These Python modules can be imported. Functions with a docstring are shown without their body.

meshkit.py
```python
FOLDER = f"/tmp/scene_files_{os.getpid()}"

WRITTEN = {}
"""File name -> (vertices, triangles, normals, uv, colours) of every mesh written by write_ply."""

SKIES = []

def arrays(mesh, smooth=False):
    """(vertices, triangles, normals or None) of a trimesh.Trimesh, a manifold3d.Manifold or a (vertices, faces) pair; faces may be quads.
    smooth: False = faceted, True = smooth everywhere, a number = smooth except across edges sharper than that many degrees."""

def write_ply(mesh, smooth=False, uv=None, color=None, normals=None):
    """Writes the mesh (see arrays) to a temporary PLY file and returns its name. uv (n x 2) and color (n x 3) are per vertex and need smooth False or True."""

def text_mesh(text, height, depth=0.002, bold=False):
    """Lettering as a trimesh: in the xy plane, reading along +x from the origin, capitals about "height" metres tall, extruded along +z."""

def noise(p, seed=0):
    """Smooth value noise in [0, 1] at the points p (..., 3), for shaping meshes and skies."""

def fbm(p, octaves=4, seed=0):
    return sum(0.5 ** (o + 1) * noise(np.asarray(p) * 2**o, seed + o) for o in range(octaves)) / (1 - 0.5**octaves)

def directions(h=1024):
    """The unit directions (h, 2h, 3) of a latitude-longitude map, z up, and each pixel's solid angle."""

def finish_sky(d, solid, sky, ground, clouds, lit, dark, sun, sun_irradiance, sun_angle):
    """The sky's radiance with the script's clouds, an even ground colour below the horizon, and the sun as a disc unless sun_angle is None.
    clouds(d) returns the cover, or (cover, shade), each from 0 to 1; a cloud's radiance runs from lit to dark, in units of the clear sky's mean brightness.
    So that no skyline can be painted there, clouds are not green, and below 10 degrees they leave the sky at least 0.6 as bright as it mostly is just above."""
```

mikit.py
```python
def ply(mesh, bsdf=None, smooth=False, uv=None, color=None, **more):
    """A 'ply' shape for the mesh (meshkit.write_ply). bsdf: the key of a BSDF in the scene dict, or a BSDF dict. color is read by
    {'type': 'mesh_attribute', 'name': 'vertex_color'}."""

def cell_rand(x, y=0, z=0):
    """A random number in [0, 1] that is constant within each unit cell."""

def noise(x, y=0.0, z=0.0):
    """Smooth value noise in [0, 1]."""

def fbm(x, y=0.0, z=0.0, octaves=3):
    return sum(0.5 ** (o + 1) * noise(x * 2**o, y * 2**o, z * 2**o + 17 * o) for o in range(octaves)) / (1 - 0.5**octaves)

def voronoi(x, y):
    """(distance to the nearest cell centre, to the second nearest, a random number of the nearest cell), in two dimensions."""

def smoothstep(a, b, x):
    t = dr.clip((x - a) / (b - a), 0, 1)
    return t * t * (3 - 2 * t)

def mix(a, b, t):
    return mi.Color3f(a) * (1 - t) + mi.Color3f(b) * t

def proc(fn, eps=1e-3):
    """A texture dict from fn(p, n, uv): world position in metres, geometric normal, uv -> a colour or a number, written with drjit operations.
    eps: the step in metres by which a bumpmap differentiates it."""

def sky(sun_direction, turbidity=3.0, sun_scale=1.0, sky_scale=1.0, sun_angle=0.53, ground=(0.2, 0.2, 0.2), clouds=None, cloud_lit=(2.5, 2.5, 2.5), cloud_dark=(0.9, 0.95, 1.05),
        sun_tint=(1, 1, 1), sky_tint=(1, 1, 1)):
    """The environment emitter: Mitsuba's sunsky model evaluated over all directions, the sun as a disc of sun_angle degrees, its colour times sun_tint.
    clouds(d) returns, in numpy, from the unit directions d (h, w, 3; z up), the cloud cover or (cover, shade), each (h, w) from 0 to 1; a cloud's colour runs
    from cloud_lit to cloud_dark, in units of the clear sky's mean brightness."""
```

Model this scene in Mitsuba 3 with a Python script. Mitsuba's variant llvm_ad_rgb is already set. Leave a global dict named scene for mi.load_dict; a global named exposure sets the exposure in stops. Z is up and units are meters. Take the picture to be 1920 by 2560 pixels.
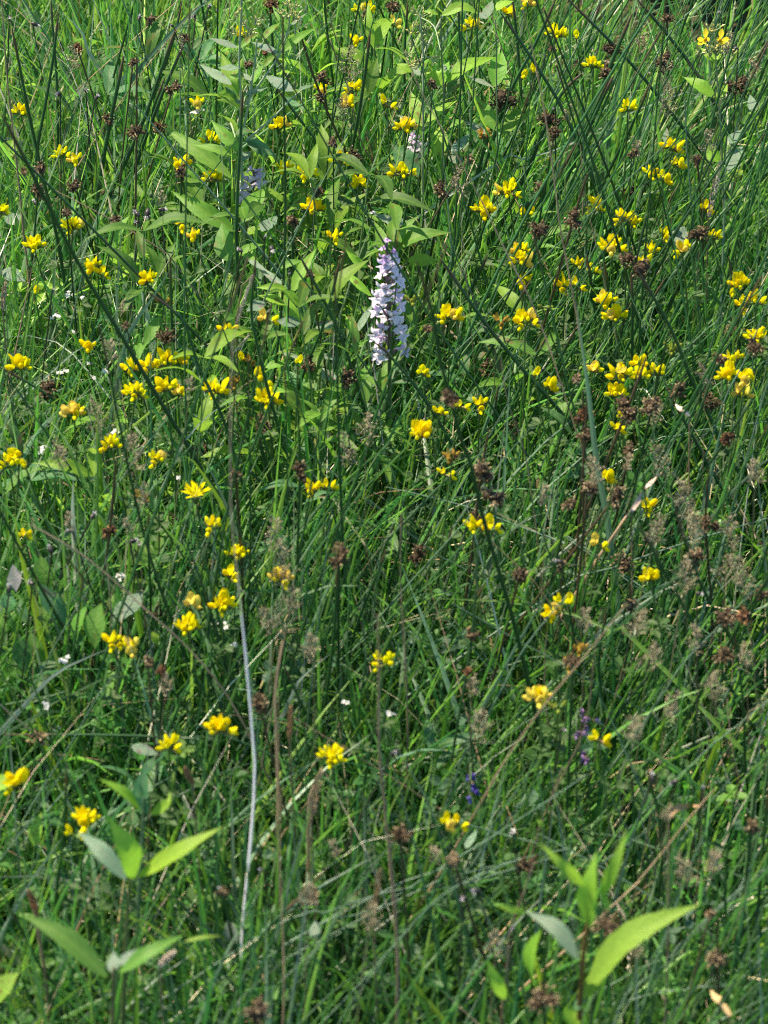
import math, scipy.sparse.csgraph, numpy as np, mitsuba as mi, drjit as dr, mikit, meshkit
scene, labels = {}, {}
T = mi.ScalarTransform4f

# ---------------------------------------------------------------- camera, sky, exposure
PITCH, DIST, HALF = math.radians(33.0), 4.0, math.radians(10.7) / 2
TARGET = np.array([0.0, 0.0, 0.2])
EYE = TARGET + DIST * np.array([0, -math.cos(PITCH), math.sin(PITCH)])
FWD = (TARGET - EYE) / DIST
UPV = np.array([0, math.sin(PITCH), math.cos(PITCH)])
RGT = np.array([1.0, 0, 0])
scene['camera'] = {'type': 'thinlens', 'fov': 10.7, 'fov_axis': 'x', 'near_clip': 0.05, 'far_clip': 500.0,
                   'aperture_radius': 0.0062, 'focus_distance': 4.5,
                   'to_world': T().look_at(origin=EYE.tolist(), target=TARGET.tolist(), up=[0, 0, 1])}
SUN = np.array([-0.50, 0.22, 1.0])
scene['sky_light'] = mikit.sky(SUN.tolist(), turbidity=3.0, ground=(0.06, 0.09, 0.04))
exposure = 2.72

# ---------------------------------------------------------------- materials
# each piece carries its own base colour in its uv: whole part of u = the share of blue, fraction of u = the share of red, v = the sum of the three
def own_colour(p, n, uv):
    k = dr.floor(uv.x); r = uv.x - k; b = (k + 0.5) / 128
    return mi.Color3f(r * uv.y, dr.maximum(1 - r - b, 0) * uv.y, b * uv.y)
VC = mikit.proc(own_colour)
def encode(c, f):
    c = np.maximum(np.asarray(c, float), 1e-4); total = c.sum(1)
    red = np.clip(c[:, 0] / total, 0, 0.995); k = np.minimum((c[:, 2] / total * 128).astype(int), 127)
    if (k[f] != k[f[:, :1]]).any():        # a connected piece keeps one share of blue
        import scipy.sparse as sp
        n, comp = sp.csgraph.connected_components(sp.coo_matrix((np.ones(2 * len(f)), (np.r_[f[:, 0], f[:, 0]], np.r_[f[:, 1], f[:, 2]])), shape=(len(c), len(c))), directed=False)
        mean = np.bincount(comp, c[:, 2], n) / np.bincount(comp, total, n)
        k = np.minimum((mean * 128).astype(int), 127)[comp]
    return np.stack([k + red, total], 1)
def skin(piece, material, smooth=False, **more):
    v, f, c = piece
    return mikit.ply((v, f), material, smooth, uv=encode(c, f), **more)
def thin(rough, trans, wax):
    """A blade or petal that lets light through, under a waxy sheen."""
    body = {'type': 'principledthin', 'base_color': VC, 'roughness': 0.5, 'diff_trans': trans}
    return {'type': 'blendbsdf', 'weight': wax, 'body': body, 'sheen': {'type': 'twosided', 'bsdf': {'type': 'roughconductor', 'material': 'none', 'distribution': 'ggx', 'alpha': rough}}} if wax else body
scene['grass_material'] = thin(0.23, 1.0, 0.042)
scene['leaf_material'] = thin(0.34, 1.15, 0.024)
scene['petal_material'] = thin(0.5, 0.75, 0.0)
scene['stem_material'] = {'type': 'principled', 'base_color': VC, 'roughness': 0.42, 'specular': 0.5}
scene['gloss_straw'] = {'type': 'principled', 'base_color': VC, 'roughness': 0.5, 'specular': 0.8}
scene['dry_material'] = {'type': 'twosided', 'bsdf': {'type': 'principled', 'base_color': VC, 'roughness': 0.8, 'specular': 0.3}}
def soil(p, n, uv):
    a = mikit.fbm(p.x * 30, p.y * 30, 0, 4)
    b = mikit.noise(p.x * 210, p.y * 160, 3)
    return mikit.mix(mi.Color3f(0.018, 0.022, 0.010), mi.Color3f(0.06, 0.055, 0.028), mikit.smoothstep(0.3, 0.75, a * 0.6 + b * 0.4))
scene['soil_material'] = {'type': 'principled', 'base_color': mikit.proc(soil), 'roughness': 0.9, 'specular': 0.2}

# ---------------------------------------------------------------- pixels of the photograph (1920 x 2560) to places on the meadow
S = 960 / 1659
TILE = {'1': (0, 0, S), '2': (960, 0, S), '3': (0, 640, S), '4': (960, 640, S), '5': (0, 1280, S), '6': (960, 1280, S), '7': (0, 1920, S), '8': (960, 1920, S),
        'A': (480, 0, 320 / 1659), 'B': (1000, 0, 400 / 1659), 'C': (1500, 0, 420 / 1659), 'D': (0, 1350, 420 / 1659), 'E': (560, 620, 400 / 1659),
        'F': (0, 2050, 640 / 1659), 'G': (1200, 1900, 500 / 1659), 'O': (860, 560, 320 / 1659), 'W': (0, 0, 1920 / 1659)}
def px(tile, x, y):
    a = TILE[tile]
    return np.array([a[0] + x * a[2], a[1] + y * a[2]])
def place(p, z):
    t = math.tan(HALF) / 960
    d = FWD + (p[0] - 960) * t * RGT + (1280 - p[1]) * t * UPV
    return EYE + d * (z - EYE[2]) / d[2]
def project(P):
    t = math.tan(HALF) / 960; q = P - EYE
    return np.array([960 + (q @ RGT) / (q @ FWD) / t, 1280 - (q @ UPV) / (q @ FWD) / t])
def depth_scale(P):
    return float((P - EYE) @ FWD) / DIST

# ---------------------------------------------------------------- mesh pieces: (vertices, faces, colours)
def unit(v):
    v = np.asarray(v, float)
    return v / (np.linalg.norm(v, axis=-1, keepdims=True) + 1e-12)
def col(c, n):
    return np.broadcast_to(np.asarray(c, float), (n, 3))
def join(parts):
    v, f, c, o = [], [], [], 0
    for a, b, d in parts:
        v.append(a); f.append(b + o); c.append(d); o += len(a)
    return np.vstack(v), np.vstack(f), np.vstack(c)
def smooth_path(P, n):
    P = np.asarray(P, float)
    if len(P) == 2:
        return P[0] + (P[1] - P[0]) * np.linspace(0, 1, n)[:, None]
    Q = np.vstack([2 * P[0] - P[1], P, 2 * P[-1] - P[-2]])
    d = np.r_[0, np.cumsum(np.linalg.norm(np.diff(P, axis=0), axis=1))]
    s = np.linspace(0, d[-1], n)
    k = np.clip(np.searchsorted(d, s, side='right') - 1, 0, len(P) - 2)
    t = ((s - d[k]) / (d[k + 1] - d[k] + 1e-12))[:, None]
    a, b, c, e = Q[k], Q[k + 1], Q[k + 2], Q[k + 3]
    return 0.5 * (2 * b + (c - a) * t + (2 * a - 5 * b + 4 * c - e) * t**2 + (3 * b - a - 3 * c + e) * t**3)
def tube(P, r, c, sides=6):
    P = np.asarray(P, float); n = len(P)
    r = np.broadcast_to(r, (n,))
    t = unit(np.gradient(P, axis=0))
    ref = np.array([0, 0, 1.0]) if abs(unit(P[-1] - P[0])[2]) < 0.9 else np.array([1.0, 0, 0])
    a = unit(np.cross(t, ref)); b = np.cross(t, a)
    ang = np.arange(sides) * 2 * np.pi / sides
    v = P[:, None] + r[:, None, None] * (np.cos(ang)[None, :, None] * a[:, None] + np.sin(ang)[None, :, None] * b[:, None])
    i, j = np.meshgrid(np.arange(n - 1), np.arange(sides), indexing='ij')
    q = np.stack([i * sides + j, i * sides + (j + 1) % sides, (i + 1) * sides + (j + 1) % sides, (i + 1) * sides + j], -1).reshape(-1, 4)
    f = np.vstack([q[:, [0, 1, 2]], q[:, [0, 2, 3]]])
    v = np.vstack([v.reshape(-1, 3), P[-1:] + t[-1:] * r[-1]])
    e = (n - 1) * sides
    f = np.vstack([f, [[e + k, e + (k + 1) % sides, len(v) - 1] for k in range(sides)]])
    cc = np.asarray(c, float)
    cc = np.repeat(cc, sides, 0) if cc.ndim == 2 else col(cc, n * sides)
    return v, f, np.vstack([cc, cc[-1:]])
def grid_faces(n, m):
    i, j = np.meshgrid(np.arange(n - 1), np.arange(m - 1), indexing='ij')
    a = (i * m + j).ravel()
    return np.vstack([np.stack([a, a + 1, a + m + 1], 1), np.stack([a, a + m + 1, a + m], 1)])
def ribbon(P, side, w, fold, c):
    """A blade: centre line P, unit side vectors, half widths w, a V fold (share of the half width)."""
    n = len(P); t = unit(np.gradient(P, axis=0)); nn = np.cross(side, t)
    v = np.stack([P - side * w[:, None] + nn * (w * fold)[:, None], P, P + side * w[:, None] + nn * (w * fold)[:, None]], 1).reshape(-1, 3)
    cc = np.asarray(c, float)
    return v, grid_faces(n, 3), np.repeat(cc, 3, 0) if cc.ndim == 2 else col(cc, 3 * n)
def spindles(C, D, L, R, colours, sides=4):
    """Many small pointed grains at once: centres, unit directions, half lengths, radii."""
    C, D = np.asarray(C, float), unit(D); n = len(C)
    a = unit(np.cross(D, [0.31, 0.2, 0.93])); b = np.cross(D, a)
    ang = np.arange(sides) * 2 * np.pi / sides
    L, R = np.broadcast_to(L, (n,)), np.broadcast_to(R, (n,))
    ring = C[:, None] + R[:, None, None] * (np.cos(ang)[None, :, None] * a[:, None] + np.sin(ang)[None, :, None] * b[:, None])
    v = np.concatenate([(C - D * L[:, None])[:, None], ring, (C + D * L[:, None])[:, None]], 1)
    k = np.arange(sides); f0 = np.vstack([np.stack([k * 0, 1 + (k + 1) % sides, 1 + k], 1), np.stack([1 + k, 1 + (k + 1) % sides, k * 0 + sides + 1], 1)])
    f = (f0[None] + (np.arange(n) * (sides + 2))[:, None, None]).reshape(-1, 3)
    return v.reshape(-1, 3), f, np.repeat(np.broadcast_to(colours, (n, 3)), sides + 2, 0)
def ball(c, r, colour, rows=5, sides=8, axis=None):
    """An ellipsoid of radii r (x, y, z)."""
    th = np.linspace(0, np.pi, rows); ph = np.arange(sides + 1) * 2 * np.pi / sides
    d = np.stack([np.outer(np.sin(th), np.cos(ph)), np.outer(np.sin(th), np.sin(ph)), np.outer(np.cos(th), np.ones(sides + 1))], -1).reshape(-1, 3)
    f = grid_faces(rows, sides + 1)
    return np.asarray(c) + d * np.asarray(r), f[:, ::-1], col(colour, len(d))
def leaf_piece(P, normal, width, c, shape=0.42, fold=0.25, ripple=0.0, rib=0.25, n=13, worn=0.0):
    """A leaf along the centre line P (resampled), broadest at 'shape' of its length; paler mid rib, and with ripple the side veins as relief and tone."""
    n = 46 if ripple else n
    P = smooth_path(P, n); t = unit(np.gradient(P, axis=0))
    side = unit(np.cross(t, normal)); nn = np.cross(side, t)
    s = np.linspace(0, 1, n)
    p = math.log(0.5) / math.log(shape)
    w = np.maximum(np.sin(np.pi * s**p) ** 1.12, 0.03) * width / 2
    if ripple:
        w = w * (1 + 0.03 * np.sin(s * 23 + width * 4000) + 0.02 * np.sin(s * 51))
    j = np.array([-1, -0.78, -0.55, -0.3, -0.05, 0.05, 0.3, 0.55, 0.78, 1]) if ripple else np.array([-1, -0.55, -0.07, 0.07, 0.55, 1])
    lift = fold * np.abs(j) ** 1.4
    vein = np.maximum(np.cos(2 * np.pi * 8 * (s[:, None] - 0.16 * np.abs(j)[None])), -0.3) ** 3 * (np.abs(j) > 0.1)
    v = P[:, None] + side[:, None] * (w[:, None] * j)[..., None] + nn[:, None] * (w[:, None] * (lift - ripple * vein + 1.6 * ripple * np.sin(s * 13 + 3 * j[:, None]).T * np.abs(j)))[..., None]
    cc = np.broadcast_to(np.asarray(c, float), (n, len(j), 3)).copy()
    m = len(j) // 2
    cc[:, m - 1:m + 1] = cc[:, m - 1:m + 1] * (1 - rib) + rib * np.array([0.36, 0.46, 0.18])
    if ripple:
        cc *= (1 + 0.20 * vein)[..., None]
    if worn:
        q = np.clip((meshkit.noise(np.stack(np.broadcast_arrays(s[:, None] * 6, j[None] * 2.2, np.full((n, len(j)), worn * 97.0)), -1), 4) - 0.66) * 6, 0, 1) + np.clip((s[:, None] - 0.93) * 12, 0, 1)
        cc = cc * (1 - np.clip(q, 0, 1)[..., None]) + np.clip(q, 0, 1)[..., None] * np.array([0.24, 0.19, 0.07])
    return v.reshape(-1, 3), grid_faces(n, len(j)), cc.reshape(-1, 3)

# ---------------------------------------------------------------- things, parts and sub-parts
used = {}
def numbered(name):
    n = used.get(name, -1) + 1
    used[name] = n
    return name if n == 0 else f'{name}_{n:03d}'
def thing(name, label, category, group=None):
    key = numbered(name)
    labels[key] = {'label': label, 'category': category}
    if group:
        labels[key]['group'] = group
    return key
def add(holder, name, piece, material, smooth=False, **more):
    key = numbered(holder + '__' + name) if holder else numbered(name)
    scene[key] = skin(piece, material, smooth, **more)
    return key
def reuse(holder, name, shape, M):
    key = numbered(holder + '__' + name)
    scene[key] = {**shape, 'to_world': T(M.tolist())}
    return key
def frame(o, x, z, s=1.0):
    """4 x 4 matrix that lays local x along x and local z near z."""
    x = unit(x); y = unit(np.cross(z, x)); M = np.eye(4)
    M[:3, 0], M[:3, 1], M[:3, 2], M[:3, 3] = x * s, y * s, np.cross(x, y) * s, o
    return M
def nums(text):
    """'x,y,size[,flags] ...' -> list of (x, y, size, flags)"""
    out = []
    for w in text.split():
        a = w.split(',')
        out.append((float(a[0]), float(a[1]), float(a[2]), a[3] if len(a) > 3 else ''))
    return out
# ---------------------------------------------------------------- the setting: one sheet of ground, with low bumps where it is near
g = np.unique(np.r_[-60, -20, -8, -3, np.linspace(-1.6, 2.6, 90), 4, 9, 20, 60])
gx, gy = np.meshgrid(g, g, indexing='ij')
gz = 0.03 * (meshkit.fbm(np.stack([gx * 4, gy * 4, 0 * gx], -1), 3, 5) - 0.5) - 0.015
add('', 'ground', (np.stack([gx, gy, gz], -1).reshape(-1, 3), grid_faces(len(g), len(g))[:, ::-1], col((0.04, 0.04, 0.02), len(g)**2)), 'soil_material')
labels['ground'] = {'label': 'dark soil with old thatch under the meadow plants', 'kind': 'structure'}

# ---------------------------------------------------------------- the sward: nobody could count its blades
def field(x, y, f, seed):
    return meshkit.fbm(np.stack([x * f, y * f, 0 * x], -1), 3, seed)
def scatter(rng, n, y0=-1.15, y1=2.0):
    y = rng.uniform(y0, y1, n)
    x = rng.uniform(-1, 1, n) * (0.48 + 0.085 * (y + 0.3))
    bare = (x > 0.18 + 0.3 * (1.3 - y)) & (y > 1.08) & (rng.random(n) < 0.92)      # blades left out for a dark gap in place of corner shade
    return np.where(bare, -x * 0.9, x), np.where(bare, rng.uniform(y0, 1.0, n), y)
def sward(rng, x, y, L, w, lean, azim, bend, colour, segs=5, fold=0.35, twist=None):
    """Blades of grass rooted at x, y: length, half width, lean from upright, the way it leans, further bend along the blade."""
    n = len(x); s = np.linspace(0, 1, segs + 1)
    ang = lean[:, None] + bend[:, None] * s[None] ** 1.3
    step = (L / segs)[:, None]
    dz, dh = np.cos(ang) * step, np.sin(ang) * step
    dz[:, 0] = dh[:, 0] = 0
    h, z = np.cumsum(dh, 1), np.cumsum(dz, 1)
    z = np.maximum(z, 0.01)
    ca, sa = np.cos(azim)[:, None], np.sin(azim)[:, None]
    P = np.stack([x[:, None] + h * ca, y[:, None] + h * sa, z - 0.01], -1)
    t = unit(np.stack([np.sin(ang) * ca, np.sin(ang) * sa, np.cos(ang)], -1))
    tw = rng.uniform(-1.2, 1.2, n) if twist is None else twist
    s0 = np.stack([-np.sin(azim), np.cos(azim), 0 * azim], -1)[:, None]
    s1 = np.cross(t, s0)
    tt = (tw[:, None] * (0.3 + 0.7 * s))[..., None]
    side = s0 * np.cos(tt) + s1 * np.sin(tt)
    nn = np.cross(side, t)
    ww = (w[:, None] * np.minimum(1, 0.65 + 1.2 * s) * np.maximum(1 - s**2.2, 0.02))[..., None]
    v = np.stack([P - side * ww + nn * ww * fold, P, P + side * ww + nn * ww * fold], 2)
    v = v.reshape(n, -1, 3)
    f = (grid_faces(segs + 1, 3)[None] + (np.arange(n) * v.shape[1])[:, None, None]).reshape(-1, 3)
    return v.reshape(-1, 3), f, np.repeat(colour, v.shape[1], 0)
def palette(rng, n, cols, weights, jitter=0.18):
    c = np.asarray(cols)[rng.choice(len(cols), n, p=np.asarray(weights) / np.sum(weights))]
    return np.clip(c * (1 + jitter * rng.standard_normal((n, 1))) * (1 + 0.06 * rng.standard_normal((n, 3))), 0.004, 0.9)
def lean_way(rng, x, y, n):
    """Mostly up the slope to the right on the rush side, every way on the other."""
    side = np.clip((x + 0.05) / 0.15, 0, 1)
    a = rng.uniform(0, 2 * np.pi, n)
    r = rng.normal(0.25, 0.7, n)
    return np.where(rng.random(n) < 0.6 * side, r, a)

rng = np.random.default_rng(11)
GREENS = [(0.086, 0.252, 0.034), (0.140, 0.335, 0.038), (0.048, 0.178, 0.036), (0.23, 0.42, 0.045), (0.145, 0.255, 0.125)]
n = 15000
x, y = scatter(rng, n)
tx, ty = scatter(rng, 190)                     # tussocks: most blades spring from one, leaning out of it
of = rng.integers(0, 190, n); own = rng.random(n) < 0.62
ox, oy = rng.normal(0, 0.021, n), rng.normal(0, 0.021, n)
x, y = np.where(own, tx[of] + ox, x), np.where(own, ty[of] + oy, y)
tone = rng.normal(1, 0.16, 190)[of]
tall = field(x, y, 5, 3)
light = np.clip(0.5 + 0.62 * (y - 0.35) - 0.6 * x + 0.9 * (field(x, y, 3, 9) - 0.5), 0.12, 1)  # patchy blade tone; shading of the near right put into the colour
L = rng.uniform(0.13, 0.33, n) * (0.75 + 0.6 * tall) * np.where(own, rng.uniform(0.7, 1.3, 190)[of], 1)
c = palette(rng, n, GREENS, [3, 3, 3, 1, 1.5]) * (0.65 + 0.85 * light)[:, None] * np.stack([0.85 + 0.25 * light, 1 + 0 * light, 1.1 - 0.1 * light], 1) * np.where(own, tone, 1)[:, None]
way_out = np.where(own & (rng.random(n) < 0.75), np.arctan2(oy, ox) + rng.normal(0, 0.4, n), lean_way(rng, x, y, n))
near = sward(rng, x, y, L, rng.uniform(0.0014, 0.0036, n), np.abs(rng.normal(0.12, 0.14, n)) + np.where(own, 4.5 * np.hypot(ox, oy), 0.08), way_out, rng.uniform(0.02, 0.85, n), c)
n = 30000                                       # the meadow goes on all round, coarser
x, y = rng.uniform(-2.0, 2.0, n), rng.uniform(-2.2, 3.8, n)
out = (np.abs(x) > 0.46 + 0.085 * (y + 0.3)) | (y < -1.1) | (y > 1.95)
x, y = x[out], y[out]; n = len(x)
c = palette(rng, n, GREENS, [3, 3, 3, 1, 1.5]) * (0.75 + 0.5 * field(x, y, 2, 9))[:, None]
far = sward(rng, x, y, rng.uniform(0.14, 0.36, n), rng.uniform(0.0022, 0.0048, n), np.abs(rng.normal(0.2, 0.2, n)), rng.uniform(0, 6.3, n), rng.uniform(0.05, 1.0, n), c, 3)
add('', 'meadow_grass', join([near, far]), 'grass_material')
labels['meadow_grass'] = {'label': 'fresh green grass blades filling the whole meadow between the flowers', 'category': 'grass', 'kind': 'stuff'}
n = 5200
x, y = scatter(rng, n)
L = rng.uniform(0.16, 0.36, n)
c = palette(rng, n, [(0.10, 0.33, 0.04), (0.19, 0.43, 0.04), (0.20, 0.32, 0.20), (0.055, 0.22, 0.05)], [3, 2, 2, 2])
add('', 'coarse_grass', sward(rng, x, y, L, rng.uniform(0.0020, 0.0042, n), np.abs(rng.normal(0.2, 0.2, n)), lean_way(rng, x, y, n), rng.uniform(0.05, 1.3, n), c, 7, 0.3), 'grass_material')
labels['coarse_grass'] = {'label': 'broader arching grass blades standing above the finer sward', 'category': 'grass', 'kind': 'stuff'}
n = 2700
x, y = scatter(rng, n)
up = (rng.random(n) < 0.45) & (x < 0.2)         # more of it on this side, pale blades added as glints
y = np.where(up, rng.uniform(0.0, 1.8, n), y)
L = rng.uniform(0.14, 0.40, n)
c = palette(rng, n, [(0.52, 0.45, 0.30), (0.36, 0.29, 0.17), (0.22, 0.16, 0.09), (0.60, 0.58, 0.46)], [2, 2, 1.5, 2.2])
add('', 'withered_grass', sward(rng, x, y, L, rng.uniform(0.0006, 0.0017, n), np.abs(rng.normal(0.55, 0.4, n)), rng.uniform(0, 6.3, n), rng.uniform(-0.2, 1.2, n), c, 4), 'dry_material')
labels['withered_grass'] = {'label': 'withered straw coloured blades lying through the green sward', 'category': 'grass', 'kind': 'stuff'}

def leaflets(rng, C, length, width, normal, az, colour):
    """Small oval leaflets at once: six corners each, folded along the rib."""
    n = len(C); N = unit(normal)
    t = unit(np.stack([np.cos(az), np.sin(az), 0 * az], -1)); t = unit(t - N * (t * N).sum(-1, keepdims=True)); s = np.cross(N, t)
    l, w = length[:, None], width[:, None]
    pts = [C, C + t * l * 0.35 + s * w + N * w * 0.3, C + t * l * 0.75 + s * w * 0.75 + N * w * 0.2, C + t * l, C + t * l * 0.75 - s * w * 0.75 + N * w * 0.2, C + t * l * 0.35 - s * w + N * w * 0.3, C + t * l * 0.55]
    v = np.stack(pts, 1).reshape(-1, 3)
    f0 = np.array([[0, 6, 1], [1, 6, 2], [2, 6, 3], [3, 6, 4], [4, 6, 5], [5, 6, 0]])
    return v, (f0[None] + (np.arange(n) * 7)[:, None, None]).reshape(-1, 3), np.repeat(colour, 7, 0)
n = 4600
x, y = scatter(rng, n)
keep = field(x, y, 6, 21) + 0.35 * np.clip(-y, -1, 1) - 0.35 * np.clip(x, -0.4, 0.4) > 0.50
x, y = x[keep], y[keep]; n = len(x)
h = rng.uniform(0.03, 0.21, n)
az = rng.uniform(0, 6.3, n)
parts = []
cc = palette(rng, n, [(0.065, 0.20, 0.05), (0.09, 0.26, 0.045), (0.085, 0.20, 0.10), (0.14, 0.32, 0.05)], [3, 3, 2, 1])
ln = rng.uniform(0.007, 0.017, n)
for k in (-1.9, 0, 1.9):
    nrm = np.stack([rng.normal(0, 0.45, n), rng.normal(-0.1, 0.45, n), np.ones(n)], -1)
    parts.append(leaflets(rng, np.stack([x, y, h], -1), ln, ln * rng.uniform(0.28, 0.4, n), nrm, az + k, cc))
st = np.stack([x, y, h], -1)
P0 = np.stack([x + rng.normal(0, 0.015, n), y + rng.normal(0, 0.015, n), 0 * x - 0.005], -1)
sd = unit(np.cross(st - P0, np.stack([rng.normal(0, 1, n), rng.normal(0, 1, n), 0 * x], -1))) * 0.0006
v = np.stack([P0 - sd, P0 + sd, st + sd, st - sd], 1).reshape(-1, 3)
parts.append((v, (np.array([[0, 1, 2], [0, 2, 3]])[None] + (np.arange(n) * 4)[:, None, None]).reshape(-1, 3), np.repeat(cc, 4, 0)))
add('', 'low_herbage', join(parts), 'leaf_material')
labels['low_herbage'] = {'label': 'small three-leafed herbs and clover growing low among the grass', 'category': 'ground cover', 'kind': 'stuff'}
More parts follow.
